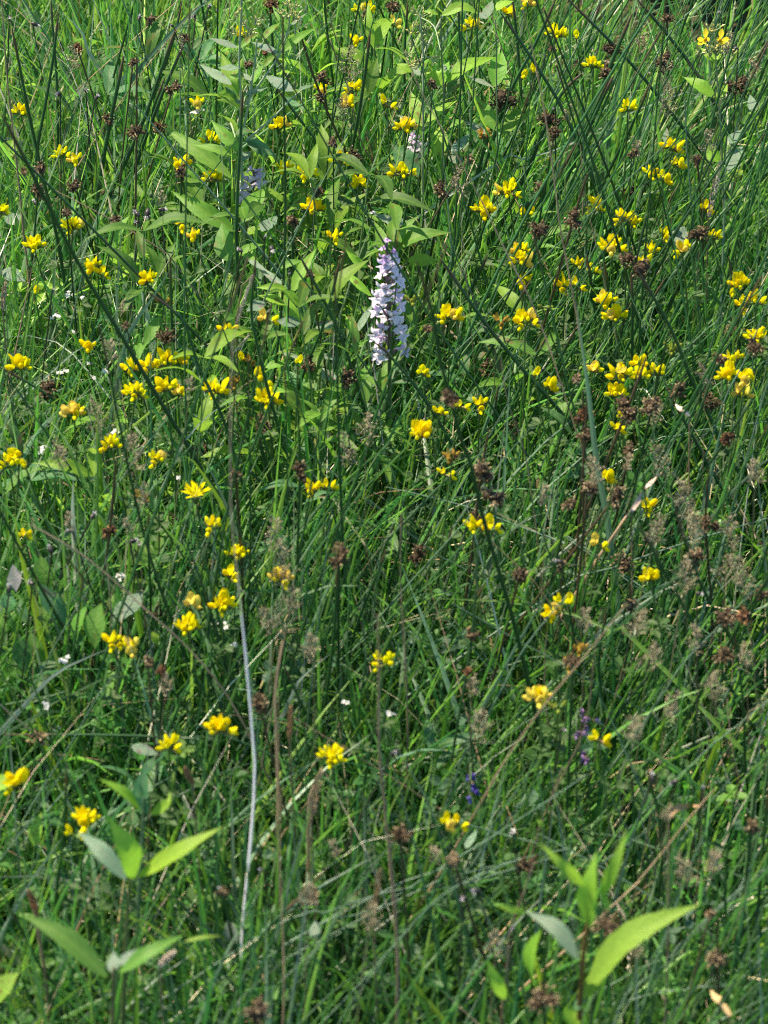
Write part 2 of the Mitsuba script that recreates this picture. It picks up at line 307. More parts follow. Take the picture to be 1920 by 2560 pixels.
# ---------------------------------------------------------------- long stems and single broad blades, traced tip to root or root to tip
# tile kind width points ; kinds: r dark rush, l paler rush, b brown, t tan straw, w whitish straw (stems) ; G green, Y yellow green, B blue green, P pale (blades)
STEMS = '''
1 r 17 0,492 330,1106 540,1466 720,1786 970,2206 1100,2400
1 r 14 50,120 100,400 160,660 260,1060 315,1455 330,1600
1 b 12 15,0 50,520 90,960 110,1100
1 r 13 245,60 205,400 165,680 140,1000
1 r 12 228,0 240,300 245,640 250,760
1 r 18 530,240 470,600 430,800 400,1000 385,1100
1 r 16 765,130 620,500 480,830 380,1106 340,1200
1 r 15 800,180 680,480 560,780 430,1106
1 r 13 720,340 600,640 460,1000 420,1100
1 r 11 780,0 740,180 640,500 500,800
1 r 15 1040,390 1034,700 1030,1106 1040,1386 1075,1700
1 r 15 1600,130 1520,640 1480,1000 1455,1106
1 r 13 1170,360 1330,560 1640,930 1800,1150
1 r 11 1150,850 1290,1106 1340,1250
1 l 10 775,250 770,560 765,860
1 b 10 700,100 790,200 850,300 840,420
1 b 9 985,0 985,160 1000,240
1 t 8 760,0 590,150 360,370 300,430
1 t 8 850,20 640,280 500,480 370,670
1 t 7 250,90 170,330 110,500
1 b 9 220,810 480,950 720,1100 800,1200
1 l 9 1530,530 1380,800 1210,1106
1 b 9 1330,0 1360,60 1480,330 1560,600 1640,740
2 r 19 980,330 870,560 760,750 600,900 440,1100 400,1160
2 r 18 1080,60 960,340 860,560 720,800 620,960
2 r 16 735,0 640,220 560,380 440,700 380,830 310,1106
2 r 14 945,0 870,200 800,300 720,480
2 r 17 525,430 440,640 400,760 350,960 310,1106
2 r 16 850,320 760,420 640,700 540,900 400,1106
2 r 18 1000,330 940,440 860,600 740,860 660,1040
2 r 14 1140,360 1060,560 980,740 880,960 820,1080
2 r 14 505,60 640,270 760,460 860,660 960,860 1070,1090 1110,1180
2 r 14 790,0 1060,270 1200,430 1330,590 1500,850 1659,1060
2 r 15 1095,0 1240,180 1400,400 1560,700 1659,920
2 r 12 1300,260 1420,430 1480,560 1580,700 1659,800
2 r 13 1659,170 1480,440 1280,660 1100,830 880,1080
2 l 11 1370,0 1250,110 1150,290 1040,480 960,600
2 r 12 1560,760 1400,960 1320,1060
2 r 14 560,0 575,250 600,680 590,800
2 r 13 315,0 340,300 355,430 375,640
2 b 9 455,0 490,130 540,300
2 l 12 1308,430 1330,980 1340,1080
2 r 12 100,0 95,300 90,620
2 r 12 265,340 260,600 240,980
2 b 8 1300,760 1240,860 1200,960
2 r 12 1290,600 1130,780 1000,960 900,1080
2 r 11 1659,560 1520,780 1400,960
2 t 10 590,0 640,240 700,570 760,960 790,1106 830,1300 860,1500 880,1660
2 t 9 70,170 160,380 250,540 400,820 530,1100 640,1326 720,1536 800,1766
2 b 9 845,400 845,560 850,800
3 r 14 740,0 735,330 760,640 775,900 790,1000
3 r 14 640,160 780,280 850,480 980,740 1090,1100 1120,1200
3 r 14 1100,0 1090,230 1120,380 1180,640 1270,1000 1320,1150
3 r 15 1300,0 1440,290 1560,620 1620,800 1680,1000
3 r 14 1470,0 1390,290 1320,480 1240,760 1200,900
3 r 20 1120,740 1170,1000 1190,1180
3 r 16 870,890 970,1100 1020,1220
3 r 13 0,480 200,600 330,720 450,830 620,960 760,1100
3 r 12 250,0 290,200 315,350 340,460
3 r 11 1220,0 1150,200 1090,360
3 l 11 350,60 300,330 250,520
3 b 8 1100,540 1060,560 900,880 880,960
3 w 9 1095,80 1055,200 1012,320 1000,600 1000,1106 1020,1310 1045,1570 1070,1850 1090,2100 1098,2240 1080,2540 1050,2850 1040,3100
3 P 12 90,755 250,850 470,1010
3 G 27 460,540 425,700 430,900 440,1106
3 B 24 740,50 660,180 560,330 500,560 480,730
3 B 20 675,820 600,960 540,1106
3 P 11 1040,590 900,690 800,800 700,1000
3 P 10 1340,860 1210,760
3 P 11 0,350 140,345 240,370 330,440
3 P 12 490,330 330,410 200,520
3 Y 14 380,530 180,670 60,780
3 P 30 318,960 314,1106 330,1380
3 P 40 600,110 640,270 650,330
3 Y 26 770,850 830,880 900,980 970,1106 985,1270
4 r 17 140,30 210,230 255,460 300,620 340,790 380,900 420,1106 440,1190 500,1400 560,1610 650,1960 720,2216 
4 r 17 240,20 400,240 560,430 760,660 910,870 960,940
4 r 15 -30,380 0,400 150,590 280,800 370,950 420,1060
4 r 16 1085,60 1240,330 1330,530 1420,700 1500,870 1659,1100
4 r 14 870,0 920,250 905,480 890,560
4 r 15 950,20 975,330 975,700 980,780
4 r 14 1060,70 1080,500 1075,720
4 r 13 1480,0 1530,290 1560,500 1570,700
4 r 14 1250,610 1330,760 1410,920 1510,1106 1560,1200
4 r 16 440,0 370,160 280,330 200,520
4 r 14 640,100 540,280 420,480 330,640
4 r 13 720,330 600,560 500,740 400,900
4 r 13 840,300 720,540 620,720 480,960
4 r 14 1220,100 1100,290 960,560 850,760
4 r 12 1020,480 1060,580 1010,700
4 r 12 500,560 470,800 420,960
4 l 10 540,640 420,860 330,1000
4 B 25 830,190 855,380 880,560 920,900 960,1106 990,1340
4 b 8 510,430 545,640 600,820 640,1106
4 l 10 0,1000 250,1060 390,1100 520,1150 780,1240 950,1310
4 l 10 1659,715 1400,750 1200,800 1130,820
4 l 12 1659,210 1560,470 1480,620 1330,1000
4 B 30 1470,690 1430,860 1400,1000 1380,1106
4 t 20 1190,940 1130,1000 1090,1060 1040,1140 1000,1200
5 r 12 650,0 645,400 605,700
5 r 10 350,260 335,500 310,800 290,1100
5 r 11 0,958 480,965 830,985 1080,1010
5 r 14 1460,240 1430,560 1390,1000 1380,1100
5 r 12 1230,660 1350,900 1400,1000
5 r 12 1659,160 1560,440 1500,700
5 r 14 730,0 900,150 1010,300 1080,440
5 r 12 850,0 960,150 1120,300 1200,400
5 t 12 120,50 270,130 400,220 640,430 800,570 960,750 1060,920 1110,1040
5 l 10 490,160 320,450 230,600 160,720
5 l 9 500,690 400,820 310,980
5 b 17 1620,440 1632,700 1645,1000 1670,1250 1690,1600
5 t 22 1225,560 1200,780 1195,1100
5 t 10 1280,890 1450,1000
5 b 9 460,220 470,420 480,560
5 Y 30 62,0 90,180 150,420 190,620
5 Y 26 108,740 140,830 180,950
5 P 42 310,0 330,160 340,280
5 P 22 470,590 250,690 100,840 0,950
5 G 26 930,-40 985,160 990,220
5 P 18 1430,610 1300,720 1240,840
5 G 24 560,60 560,260 590,420
6 r 13 500,40 620,200 700,320
6 r 16 1250,0 1340,250 1470,480 1600,700 1700,860
6 r 15 1100,60 1240,290 1400,580 1540,850 1600,960
6 r 13 70,0 60,160 30,330 
6 r 13 1180,160 1200,400 1130,700
6 r 14 1060,300 1050,600 1000,900
6 r 13 960,420 920,640 960,900 990,1000
6 r 13 1330,200 1290,600 1340,900
6 r 13 1360,760 1350,940 1340,1106
6 r 12 300,60 220,300 130,480
6 r 12 430,300 300,560 180,860
6 r 12 1500,500 1560,900 1570,1100
6 G 20 130,372 500,385 780,430 1000,520 1170,640
6 l 9 300,400 560,550 800,680
6 l 14 670,385 950,250 1080,200 1300,130 1659,30
6 l 12 1640,300 1460,490 1280,670 1150,860
6 l 10 1659,800 1450,980 1350,1080
6 l 12 800,360 700,480 580,640 390,960
6 l 10 520,30 780,130 920,200
6 t 12 1040,400 890,600 690,850 510,1106 390,1300
6 b 11 75,0 80,260 90,500 92,800
6 b 9 700,520 705,760
6 b 10 950,420 900,700 880,830 830,1000 770,1120 700,1290
6 l 10 20,30 240,190 450,300
6 t 9 1480,800 1500,930
6 b 12 1430,500 1390,640 1420,760
6 Y 36 1480,910 1440,1000 1415,1070
6 G 24 330,640 290,760 265,900
7 r 15 285,0 265,300 250,560
7 r 14 40,600 110,720 190,880 270,980
7 r 20 1290,560 1130,740 1060,880 1000,1080
7 r 14 1420,440 1290,600 1150,900 1100,1040
7 r 13 370,870 440,1000 500,1100
7 r 13 690,900 740,980 800,1106
7 r 13 1490,760 1540,920 1580,1060
7 r 12 650,280 655,560 650,780
7 l 16 1120,735 1380,640 1659,545 1780,520
7 l 11 1280,740 1480,660 1659,600
7 t 10 1222,100 1215,500 1215,1000
7 l 12 1659,820 1560,960 1490,1080
7 l 9 280,10 140,200 0,380
7 G 22 1105,140 1160,260 1215,360
7 t 26 125,520 165,640 170,700
7 t 28 1395,0 1350,120 1342,220
8 b 22 30,290 40,500 45,700 60,1106
8 l 11 0,535 300,470 680,370 820,340
8 l 11 0,590 260,520 560,430 720,390
8 l 12 0,810 140,660 280,540 440,460 600,390
8 l 9 170,180 440,260 640,320 890,405
8 l 10 870,20 700,140 440,320 280,420
8 t 12 1440,90 1330,220 1200,380 1090,500 980,600
8 r 15 1150,0 1190,240 1180,560 1150,700
8 r 13 1060,40 1080,300 1100,520
8 r 12 1530,40 1490,400 1470,800
8 r 14 1659,100 1640,420 1590,760
8 r 13 1380,90 1370,300 1340,560
8 b 9 1210,330 1215,600 1220,960
8 b 15 640,420 590,560 540,700 530,880
8 b 12 770,0 720,160 670,300
8 l 9 1659,560 1560,800 1420,1080
8 Y 26 70,840 160,970 270,1106
8 Y 34 640,730 660,850 680,930
8 B 14 720,900 800,960 860,1000
8 G 26 450,830 480,930 520,1040
8 t 24 1420,960 1490,1060
8 G 22 510,0 520,120 515,230
1 Y 30 410,0 380,140 360,280 340,330
1 B 22 1000,0 870,20 600,300 480,520
1 Y 26 1130,0 1090,100 1075,160
1 Y 22 1360,40 1385,160 1390,240
1 P 22 260,50 350,130 380,220 460,340
1 P 16 700,190 560,300 480,420
1 Y 18 470,360 440,560 420,720
1 G 22 860,140 930,200 1010,280
2 P 15 1300,360 1210,400 1150,470 1130,540
2 Y 24 1565,130 1530,210 1490,310
2 Y 20 1130,0 1150,80 1165,110
2 P 12 1080,530 900,580 760,640 600,690 450,730
2 B 22 1030,320 1000,440 980,560
2 P 13 1440,440 1100,470
4 l 9 490,120 420,300 260,480
5 l 9 720,310 800,420
'''
STEM_LOOK = {'r': (0.022, 0.080, 0.020), 'l': (0.13, 0.22, 0.14), 'b': (0.27, 0.19, 0.125), 't': (0.58, 0.45, 0.29), 'w': (0.94, 0.94, 0.92)}
BLADE_LOOK = {'G': (0.14, 0.33, 0.03), 'Y': (0.28, 0.46, 0.035), 'B': (0.12, 0.24, 0.14), 'P': (0.42, 0.52, 0.40)}
STEM_NAME = {'r': ('rush', 'rush'), 'l': ('pale_rush', 'rush'), 'b': ('brown_stalk', 'dry stalk'), 't': ('straw', 'straw'), 'w': ('white_straw', 'straw')}
BLADE_NAME = {'G': ('sedge', 'sedge'), 'Y': ('bright_sedge', 'sedge'), 'B': ('blue_sedge', 'sedge'), 'P': ('pale_sedge', 'sedge')}  # broad blades of grass, traced one by one
rng = np.random.default_rng(5)
ZK = 1 / 2150.0
def raise_path(pts, zb, zmax, k=1.0):
    """Pixels from root to tip -> places; the stem gains height as it goes up the picture."""
    dv = np.abs(np.diff([p[1] for p in pts]))
    z = zb + np.r_[0, np.cumsum(dv)] * ZK * k
    if z[-1] > zmax:
        z = zb + (z - zb) * (zmax - zb) / (z[-1] - zb)
    return np.array([place(p, h) for p, h in zip(pts, z)])
def rooted(P):
    """Continues a path below its root end until it is in the ground."""
    d = unit(P[0] - P[1]); d[2] = min(d[2], -0.55); d = unit(d)
    return np.vstack([P[0] + d * (P[0][2] + 0.015) / -d[2], P])
todo = []      # (key, kind, mid pixel, lean in the picture, length) of things that still need their label
rushes = []    # (key, pixel path, path) that seed clusters may sit on
for line in STEMS.strip().split('\n'):
    tile, kind, width, *pt = line.split()
    pts = [px(tile, *map(float, q.split(','))) for q in pt]
    if pts[0][1] < pts[-1][1]:
        pts = pts[::-1]
    flat = abs(pts[0][1] - pts[-1][1]) < 0.45 * abs(pts[0][0] - pts[-1][0])
    mid = pts[len(pts) // 2]
    w = float(width) * TILE[tile][2] / 2560 / 2
    if kind in STEM_LOOK:
        zb = 0.2 if flat else rng.uniform(0.10, 0.16) if kind == 'r' else rng.uniform(0.19, 0.25)
        if mid[1] > 1700: zb += 0.03
        P = raise_path(pts, zb, 0.80, 1.0 if not flat else 0.5)
        w *= depth_scale(P[0]) * (1.2 if kind == 'r' else 1.0)
        P = smooth_path(rooted(P), 26)
        P += (0.002 if kind != 'w' else 0.0006) * np.stack([np.sin(np.linspace(0, 9, 26) + rng.uniform(0, 6)), np.cos(np.linspace(0, 7, 26) + rng.uniform(0, 6)), np.zeros(26)], 1)
        c = np.array(STEM_LOOK[kind]) * rng.uniform(0.8, 1.25) * (1 + rng.normal(0, 0.12, (26, 1)))
        name, cat = STEM_NAME[kind]
        key = numbered(name)
        taper = np.linspace(1.05 if kind != 'w' else 1.75, 0.9 if kind == 'r' else 0.4, 26); taper[-1] = 0.35
        if kind == 'r':
            c[-2:] = (0.09, 0.06, 0.03)
            taper = taper * np.linspace(1.1, 0.8, 26)
        if kind == 'w':
            c = c * (1 - np.clip((np.linspace(0, 1, 26)[:, None] - 0.60) * 12, 0, 1) * np.array([0.38, 0.48, 0.62]))
            taper = np.where(np.arange(26) < 16, np.linspace(1.25, 0.95, 26), np.linspace(0.8, 0.35, 26)); taper[[5, 10, 16]] *= 1.3
        piece = tube(P, w * taper, c, 7)
        if kind == 'w':      # the bleached sheath and the tan stalk rising out of it
            piece = join([tube(P[:17], w * taper[:17], c[:17] * 0 + np.array(STEM_LOOK['w']), 7), tube(P[16:], w * taper[16:], c[16:], 7)])
        scene[key] = skin(piece, 'petal_material' if kind in 'wt' else 'dry_material' if kind in 'bt' else 'stem_material', True)
        if kind in 'rl':
            rushes.append((key, smooth_path(np.array(pts), 40), raise_path(list(smooth_path(np.array(pts), 40)), zb, 0.80, 1.0 if not flat else 0.5)))
    else:
        zb = 0.22 if flat else 0.20
        P = rooted(raise_path(pts, zb, 0.6, 1.0 if not flat else 0.35))
        P = smooth_path(P, 20)
        w *= depth_scale(P[0]) * 1.15
        side = unit(np.cross(unit(np.gradient(P, axis=0)), EYE - P) + rng.normal(0, 0.25, 3))
        s = np.linspace(0, 1, 20)
        c = np.array(BLADE_LOOK[kind]) * rng.uniform(0.85, 1.2) * (1 + rng.normal(0, 0.05, (20, 1)))
        v, f, cc = ribbon(P, side, w * np.minimum(1, 0.7 + s) * np.maximum(1 - s**4, 0.03), 0.3, c)
        name, cat = BLADE_NAME[kind]
        key = numbered(name)
        scene[key] = skin((v, f, cc), 'grass_material')
    todo.append((key, name, cat, mid, pts[-1] - pts[0]))

# seed clusters of the rushes, on the stems traced above or on stems of their own
CLUSTERS = {
 '1': '180,715,60 165,825,70 325,800,55 455,835,40 470,510,50 590,565,75 690,555,65,o 335,210,35,o 575,265,45 650,90,45 800,165,40 745,385,65 785,745,60 1395,335,60 1390,425,50 1520,660,75 1265,955,60 1385,820,50 1440,615,40 1580,70,45 1145,225,30,o 1165,25,55,o 1070,280,40 500,950,40 290,925,40 105,735,40',
 '2': '30,30,65 815,305,100 965,290,75 985,205,70 730,205,38 525,425,115 715,520,100 735,585,60 1210,260,85 210,365,42 255,820,70 670,800,65 680,995,90 820,945,85 1065,830,70 1070,665,40 1365,1010,85 1355,690,50 1545,360,80 365,690,45,t 1225,75,45 1500,380,60',
 '3': '720,340,70 1325,465,65 1505,520,80 205,575,95 1130,715,80 870,845,80 1020,950,50 1295,935,75 545,300,30 1340,80,35',
 '4': '290,605,80 445,475,70 575,740,70 420,940,105,t 470,1055,105,t 860,690,70,o 870,775,65 1050,665,115 1160,645,90,t 1255,565,75 1405,620,80 1505,340,100,t 1445,450,60 1600,380,70 1085,35,125 1060,845,60 880,1000,70,t 1000,1040,80,t 800,1080,60,t 1480,790,55,o 190,320,40 830,535,40,t',
 '5': '475,85,60,o 680,430,60 905,215,55,t 1120,830,80 1465,185,90 705,680,48,o 165,970,75,t 640,650,45,t',
 '6': '405,20,85 585,275,75 650,240,75,o 770,230,42 1035,215,95,t 1345,190,95,t 1390,50,100 1480,440,90 1555,455,65,o 1625,350,70 1470,610,85 815,640,60 380,530,55 150,165,70 355,695,35,o 1065,390,60,t',
 '7': '960,530,50 1350,540,60,t 1120,1060,110,t',
 '8': '70,290,85 620,400,75 1590,250,65 960,680,105 1440,820,85,t 690,1010,130,t 1410,630,40,t 300,400,60,t',
}
BROWN = np.array([(0.072, 0.047, 0.022), (0.105, 0.072, 0.034), (0.19, 0.138, 0.070), (0.33, 0.255, 0.145), (0.040, 0.027, 0.014)])
def cluster(C, R, axis, tone):
    """Many small capsules on short branches, looser to one side."""
    n = int(np.clip(R / 0.0095, 0.5, 1.8) * 84)
    sub = rng.normal(0, 1, (6, 3)); sub = unit(sub) * rng.uniform(0.2, 0.62, (6, 1)) * R
    k = rng.integers(0, 6, n)
    d = unit(rng.normal(0, 1, (n, 3)))
    X = C + sub[k] + d * (R * rng.uniform(0.18, 0.5, (n, 1)))
    w = [3, 3, 2, 1, 2] if tone == '' else [2, 3, 1, 0.5, 1] if tone == 'o' else [1, 2, 3, 3, 0.5]
    c = BROWN[rng.choice(5, n, p=np.array(w) / sum(w))] * rng.uniform(0.75, 1.3, (n, 1))
    if tone == 'o':
        c = c * np.array([1.25, 0.85, 0.7])
    D = unit(d + 0.5 * unit(X - C) + rng.normal(0, 0.3, (n, 3)))
    parts = [spindles(X, D, rng.uniform(0.0017, 0.0027, n), rng.uniform(0.0008, 0.0013, n), c, 5)]
    for q in sub[:4]:
        parts.append(ball(C + q * 0.9, (R * 0.3, R * 0.3, R * 0.26), (0.045, 0.029, 0.015), 5, 7))
    for q in sub:
        parts.append(tube(np.array([C, C + q * 0.6, C + q]), 0.0005, (0.07, 0.06, 0.03), 3))
    return join(parts)
clusters = []
for tile, text in CLUSTERS.items():
    for x, y, size, tone in nums(text):
        p = px(tile, x, y)
        best = min(rushes, key=lambda r: np.hypot(*(r[1] - p).T).min())
        dist = np.hypot(*(best[1] - p).T)
        i = int(dist.argmin())
        top = len(dist) - 1
        if dist[i] < 20 + size * 0.1 and not any(q[3] == best[0] for q in clusters) and i > top * 0.25:
            key, P = best[0], best[2][i]
            C = P + (place(p, P[2]) - P) * 1.0 - np.array([0, 0.004, 0])
            add(key, 'seed_cluster', cluster(C, size * S / 2560 / 2 * depth_scale(P) * 1.45, None, tone), 'dry_material')
            clusters.append((p, size, tone, key))
            continue
        z = rng.uniform(0.30, 0.38)
        C = place(p, z); sc = depth_scale(C)
        lean = rng.normal(0.22, 0.22) if p[0] > 960 and p[1] < 1900 else rng.normal(0.03, 0.16)
        foot = np.array([C[0] - lean * z, C[1] + rng.normal(0.02, 0.05), -0.015])
        over = rng.uniform(0.02, 0.10) if size > 45 and rng.random() < 0.4 else 0.004
        tip = C + unit(C - foot) * over
        path = smooth_path(np.array([foot, (foot + C) / 2 + rng.normal(0, 0.008, 3), C, tip]), 16)
        base = (0.022, 0.065, 0.018) if rng.random() < 0.72 else (0.075, 0.055, 0.03)
        key = numbered('seeding_rush')
        rad = rng.uniform(0.0011, 0.0016) * (1 if size > 45 else 0.7)
        add(key, 'stem', tube(path, rad * np.r_[np.ones(15), 0.5], np.array(base) * rng.uniform(0.8, 1.2), 6), 'stem_material', True)
        add(key, 'seed_cluster', cluster(C + (EYE - C) * 0.001, size * S / 2560 / 2 * sc * 1.45, None, tone), 'dry_material')
        clusters.append((p, size, tone, key))
        todo.append((key, 'seeding_rush', 'rush', p, C - foot))

# more long rushes of the stand, slanting up across the right of the meadow
for k in range(64):
    u, v = rng.uniform(880, 1900), rng.uniform(500, 2000)
    if k >= 44: u, v = rng.uniform(20, 1000), rng.uniform(500, 2300)
    if v > 1500 and u < 1250 and k < 44: v -= 600
    foot = place(np.array([u, v]), -0.012); h = rng.uniform(0.42, 0.72)
    lean = rng.normal(0.36, 0.13) if rng.random() < 0.72 and k < 44 else rng.normal(-0.32, 0.15) if k < 44 else rng.normal(-0.05, 0.25)
    tip = foot + np.array([lean * h, rng.normal(0, 0.07), h])
    P = smooth_path(np.array([foot, (foot + tip) / 2 + rng.normal(0, 0.012, 3), tip]), 20)
    c = np.array((0.022, 0.078, 0.020)) * rng.uniform(0.75, 1.7) * (1 + rng.normal(0, 0.1, (20, 1))); c[-2:] = (0.09, 0.06, 0.03)
    key = numbered('rush')
    scene[key] = skin(tube(P, rng.uniform(0.0012, 0.0019) * np.linspace(1.1, 0.55, 20), c, 6), 'stem_material', True)
    todo.append((key, 'rush', 'rush', project(P[10]), np.array([lean, -1]) * 400))

# the crowd of further rushes: one by one as well
for k in range(255):
    if k < 195:
        u, v = rng.uniform(880, 1960), rng.uniform(250, 2150)
        if v > 1500 and u < 1300: continue
    else:
        u, v = rng.uniform(0, 1000), rng.uniform(150, 2500)
    foot = place(np.array([u, v]), -0.01)
    h = rng.uniform(0.26, 0.50)
    lean = rng.normal(0.42, 0.22) if u > 900 and v < 1900 and rng.random() < 0.8 else rng.normal(0, 0.3)
    yl = rng.normal(0, 0.12)
    P = np.array([foot, foot + np.array([lean * h * 0.42, yl * h * 0.5, h * 0.5]), foot + np.array([lean * h, yl * h, h])])
    key = numbered('slim_rush')
    piece = tube(smooth_path(P, 8), rng.uniform(0.0010, 0.0018) * np.linspace(1.1, 0.4, 8), np.array([(0.034, 0.108, 0.028), (0.05, 0.14, 0.036), (0.11, 0.20, 0.11)][rng.choice(3, p=[0.55, 0.3, 0.15])]) * rng.uniform(0.8, 1.3), 5)
    scene[key] = skin(piece, 'stem_material', True)
    todo.append((key, 'slim_rush', 'rush', project(P[1]), P[-1] - P[0]))
# ---------------------------------------------------------------- yellow trefoils: stem, leaves and pea florets (> banner, wings)
TREFOILS = {
 '1': '90,483,95 270,670,90 330,697,60,p 315,978,100 150,1065,112 858,455,62,p 908,608,95 780,708,60,o 920,775,95,o 785,972,58 843,1028,58 1215,540,98 1225,725,60,p 1320,750,112 1470,695,85 1550,800,85 1355,905,112,o 1440,1030,55,o 1525,385,78 1505,452,66 1395,390,55 1550,40,45 1595,38,38 1605,135,36,o 1533,180,52,o 1040,145,44 4,915,36',
 '2': '380,115,98 535,55,40 622,20,66 40,100,48,p 740,150,112 832,158,26 905,280,92 595,325,28 643,317,30 15,450,34 1055,468,66 95,548,105 435,585,80,w 80,745,118 540,830,125 425,912,118 1245,635,98,o 1262,708,45 1150,755,62,o 1205,770,48 915,895,98,o 1025,945,66 1072,960,50 598,920,30 628,915,26 1390,905,40 1420,1020,46 1210,1015,62 985,1075,132 1290,1085,75 1150,1085,52 585,1085,95',
 '3': '400,45,50 437,72,40,o 640,100,66,o 710,190,44,w 985,325,52 1157,268,44 715,455,85 775,452,70 565,495,62,o 640,487,52,o 583,592,118 715,570,80 770,592,40,p 925,580,118 1015,545,50,w 1160,625,112,o 1050,450,28 1085,450,34,w 1125,520,22 1165,562,22 1285,465,30,o 320,680,100,p 480,815,82 385,395,50,o 90,475,95,o 40,900,76 85,860,30 115,910,26 680,885,76 1355,1015,50 1415,1000,45 150,160,24 620,1040,34,w',
 '4': '285,265,128 610,285,130 605,110,52,o 590,20,98 840,40,60 900,62,48 785,135,50 835,128,40 955,200,112 1000,262,105 1120,30,60 1535,125,102,o 1500,172,30 1600,195,90 1550,215,50 1610,355,105 1505,445,60 1485,515,92 1560,540,70 1550,600,85,p 1025,515,100 1100,520,95 1000,590,85 1180,505,66 1100,460,45,o 165,500,46 685,210,44,g 1245,400,60,g 650,518,30 712,565,36,o 900,490,40 235,675,42 335,640,36 412,645,56 155,770,108,o 265,935,46 295,870,52,w 1000,745,48 1030,690,40 120,190,62,g 960,960,36,o 1130,1085,55 505,285,52,w',
 '5': '910,70,76,o 108,97,40 1025,185,115 995,275,48 1215,290,118,p 960,405,118 830,397,40,p 810,500,138 490,565,60 570,595,62 525,575,60,p 950,940,140,o 730,1012,88 1430,1065,138 1658,650,66',
 '6': '385,70,50,o 458,65,34 930,130,46 1150,285,66,o 770,402,72 725,440,60 840,600,52,w 800,660,52,w 670,805,112,p 930,975,44,o 755,845,60,g',
 '7': '370,225,120 320,280,40,o 65,75,78,o',
 '8': '270,245,40 320,230,44',
}
YEL = {'': (0.93, 0.86, 0.012), 'o': (0.93, 0.79, 0.012), 'p': (0.90, 0.76, 0.12), 'w': (0.50, 0.34, 0.06), 'g': (0.34, 0.42, 0.06)}
rng = np.random.default_rng(17)
def banner_piece(c, wide, tall, back):
    s, t = np.meshgrid(np.linspace(-1, 1, 7), np.linspace(0, 1, 6), indexing='ij')
    w = np.sin(np.pi * np.clip(0.12 + 0.80 * t, 0, 1)) ** 0.6 * wide
    notch = 0.10 * (1 - np.abs(s)) * np.exp(-((t - 1) / 0.2) ** 2)
    y = s * w
    x = 0.0042 + back * t**1.6 - 0.0022 * (1 - s**2) * np.sin(np.pi * t) + 0.0006 * np.sin(7 * s + 3 * t)
    z = 0.0005 + tall * (t - notch) * (1 - 0.14 * s**2)
    v = np.stack([x, y, z], -1).reshape(-1, 3)
    cc = np.repeat(np.array(c)[None], len(v), 0)
    vein = (np.abs(s) < 0.2) & (t < 0.6)
    cc[vein.ravel()] *= (0.98, 0.80, 0.8)
    return v, grid_faces(7, 6), cc
def wings_piece(c, length, plump):
    v, f, cc = ball((0.0025 + length / 2, 0, 0.0005), (length / 2, plump * 0.8, plump), c, 8, 9)
    # lay the ball's long axis along x and curve the tip upwards
    v[:, 2] += 12 * np.clip(v[:, 0] - 0.004, 0, 1) ** 2
    v[:, 1] *= 1 + 0.25 * np.sin(np.clip(v[:, 0] / length, 0, 1) * np.pi)
    return v, f, cc
def calyx_piece(c):
    P = np.array([[-0.001, 0, 0], [0.0015, 0, 0.0002], [0.0045, 0, 0.0004]])
    a = tube(P, np.array([0.0006, 0.0014, 0.0019]), c, 7)
    teeth = [spindles([[0.0052, 0.0018 * math.cos(k), 0.0018 * math.sin(k)]], [[1, 0.3 * math.cos(k), 0.3 * math.sin(k)]], 0.0016, 0.0004, c, 3) for k in np.arange(5) * 1.2566]
    return join([a] + teeth)
FLORET = {}
for tone, c in YEL.items():
    c = np.array(c); young = tone in 'gw'
    FLORET[tone] = ([skin(p, 'petal_material', True) for p in (banner_piece(c * q * (1, rng.uniform(0.86, 1.08), 1), 0.0041 * (0.6 if young else rng.uniform(0.85, 1.1)), 0.0100 * (0.7 if young else rng.uniform(0.88, 1.12)), rng.uniform(0.001, 0.0065)) for q in (0.95, 1.05, 1.0, 0.9))],
                    [skin(p, 'petal_material', True) for p in (wings_piece(c * q * (1, rng.uniform(0.9, 1.08), 1), rng.uniform(0.0068, 0.0085), rng.uniform(0.0018, 0.0024) * (0.7 if young else 1)) for q in (1.0, 0.93, 1.04))])
CALYX = [skin(p, 'stem_material', True) for p in (calyx_piece((0.10, 0.19, 0.04)), calyx_piece((0.17, 0.17, 0.05)), calyx_piece((0.14, 0.08, 0.03)))]
def trifoliate(C, az, length, c):
    """Five leaflets of a trefoil leaf: three at the tip, two at the foot of the stalk."""
    parts = []
    for a, back in ((-0.9, 0), (0, 0), (0.9, 0), (2.3, 0.4), (-2.3, 0.4)):
        d = np.array([math.cos(az + a), math.sin(az + a), rng.uniform(-0.1, 0.35)])
        n = unit(np.array([rng.normal(0, 0.3), rng.normal(-0.2, 0.3), 1]))
        O = C - np.array([math.cos(az), math.sin(az), 0]) * length * back
        parts.append(leaf_piece(np.array([O, O + d * length * 0.5 + n * length * 0.03, O + d * length]), n, length * 0.52, c, 0.55, 0.2, 0, 0.15, 6))
    parts.append(tube(np.array([C - np.array([math.cos(az), math.sin(az), 0.4]) * length * 0.8, C]), 0.0005, c, 3))
    return join(parts)
heads = []
FLORETS = [1, 2, 3, 4, 5, 6, 7]
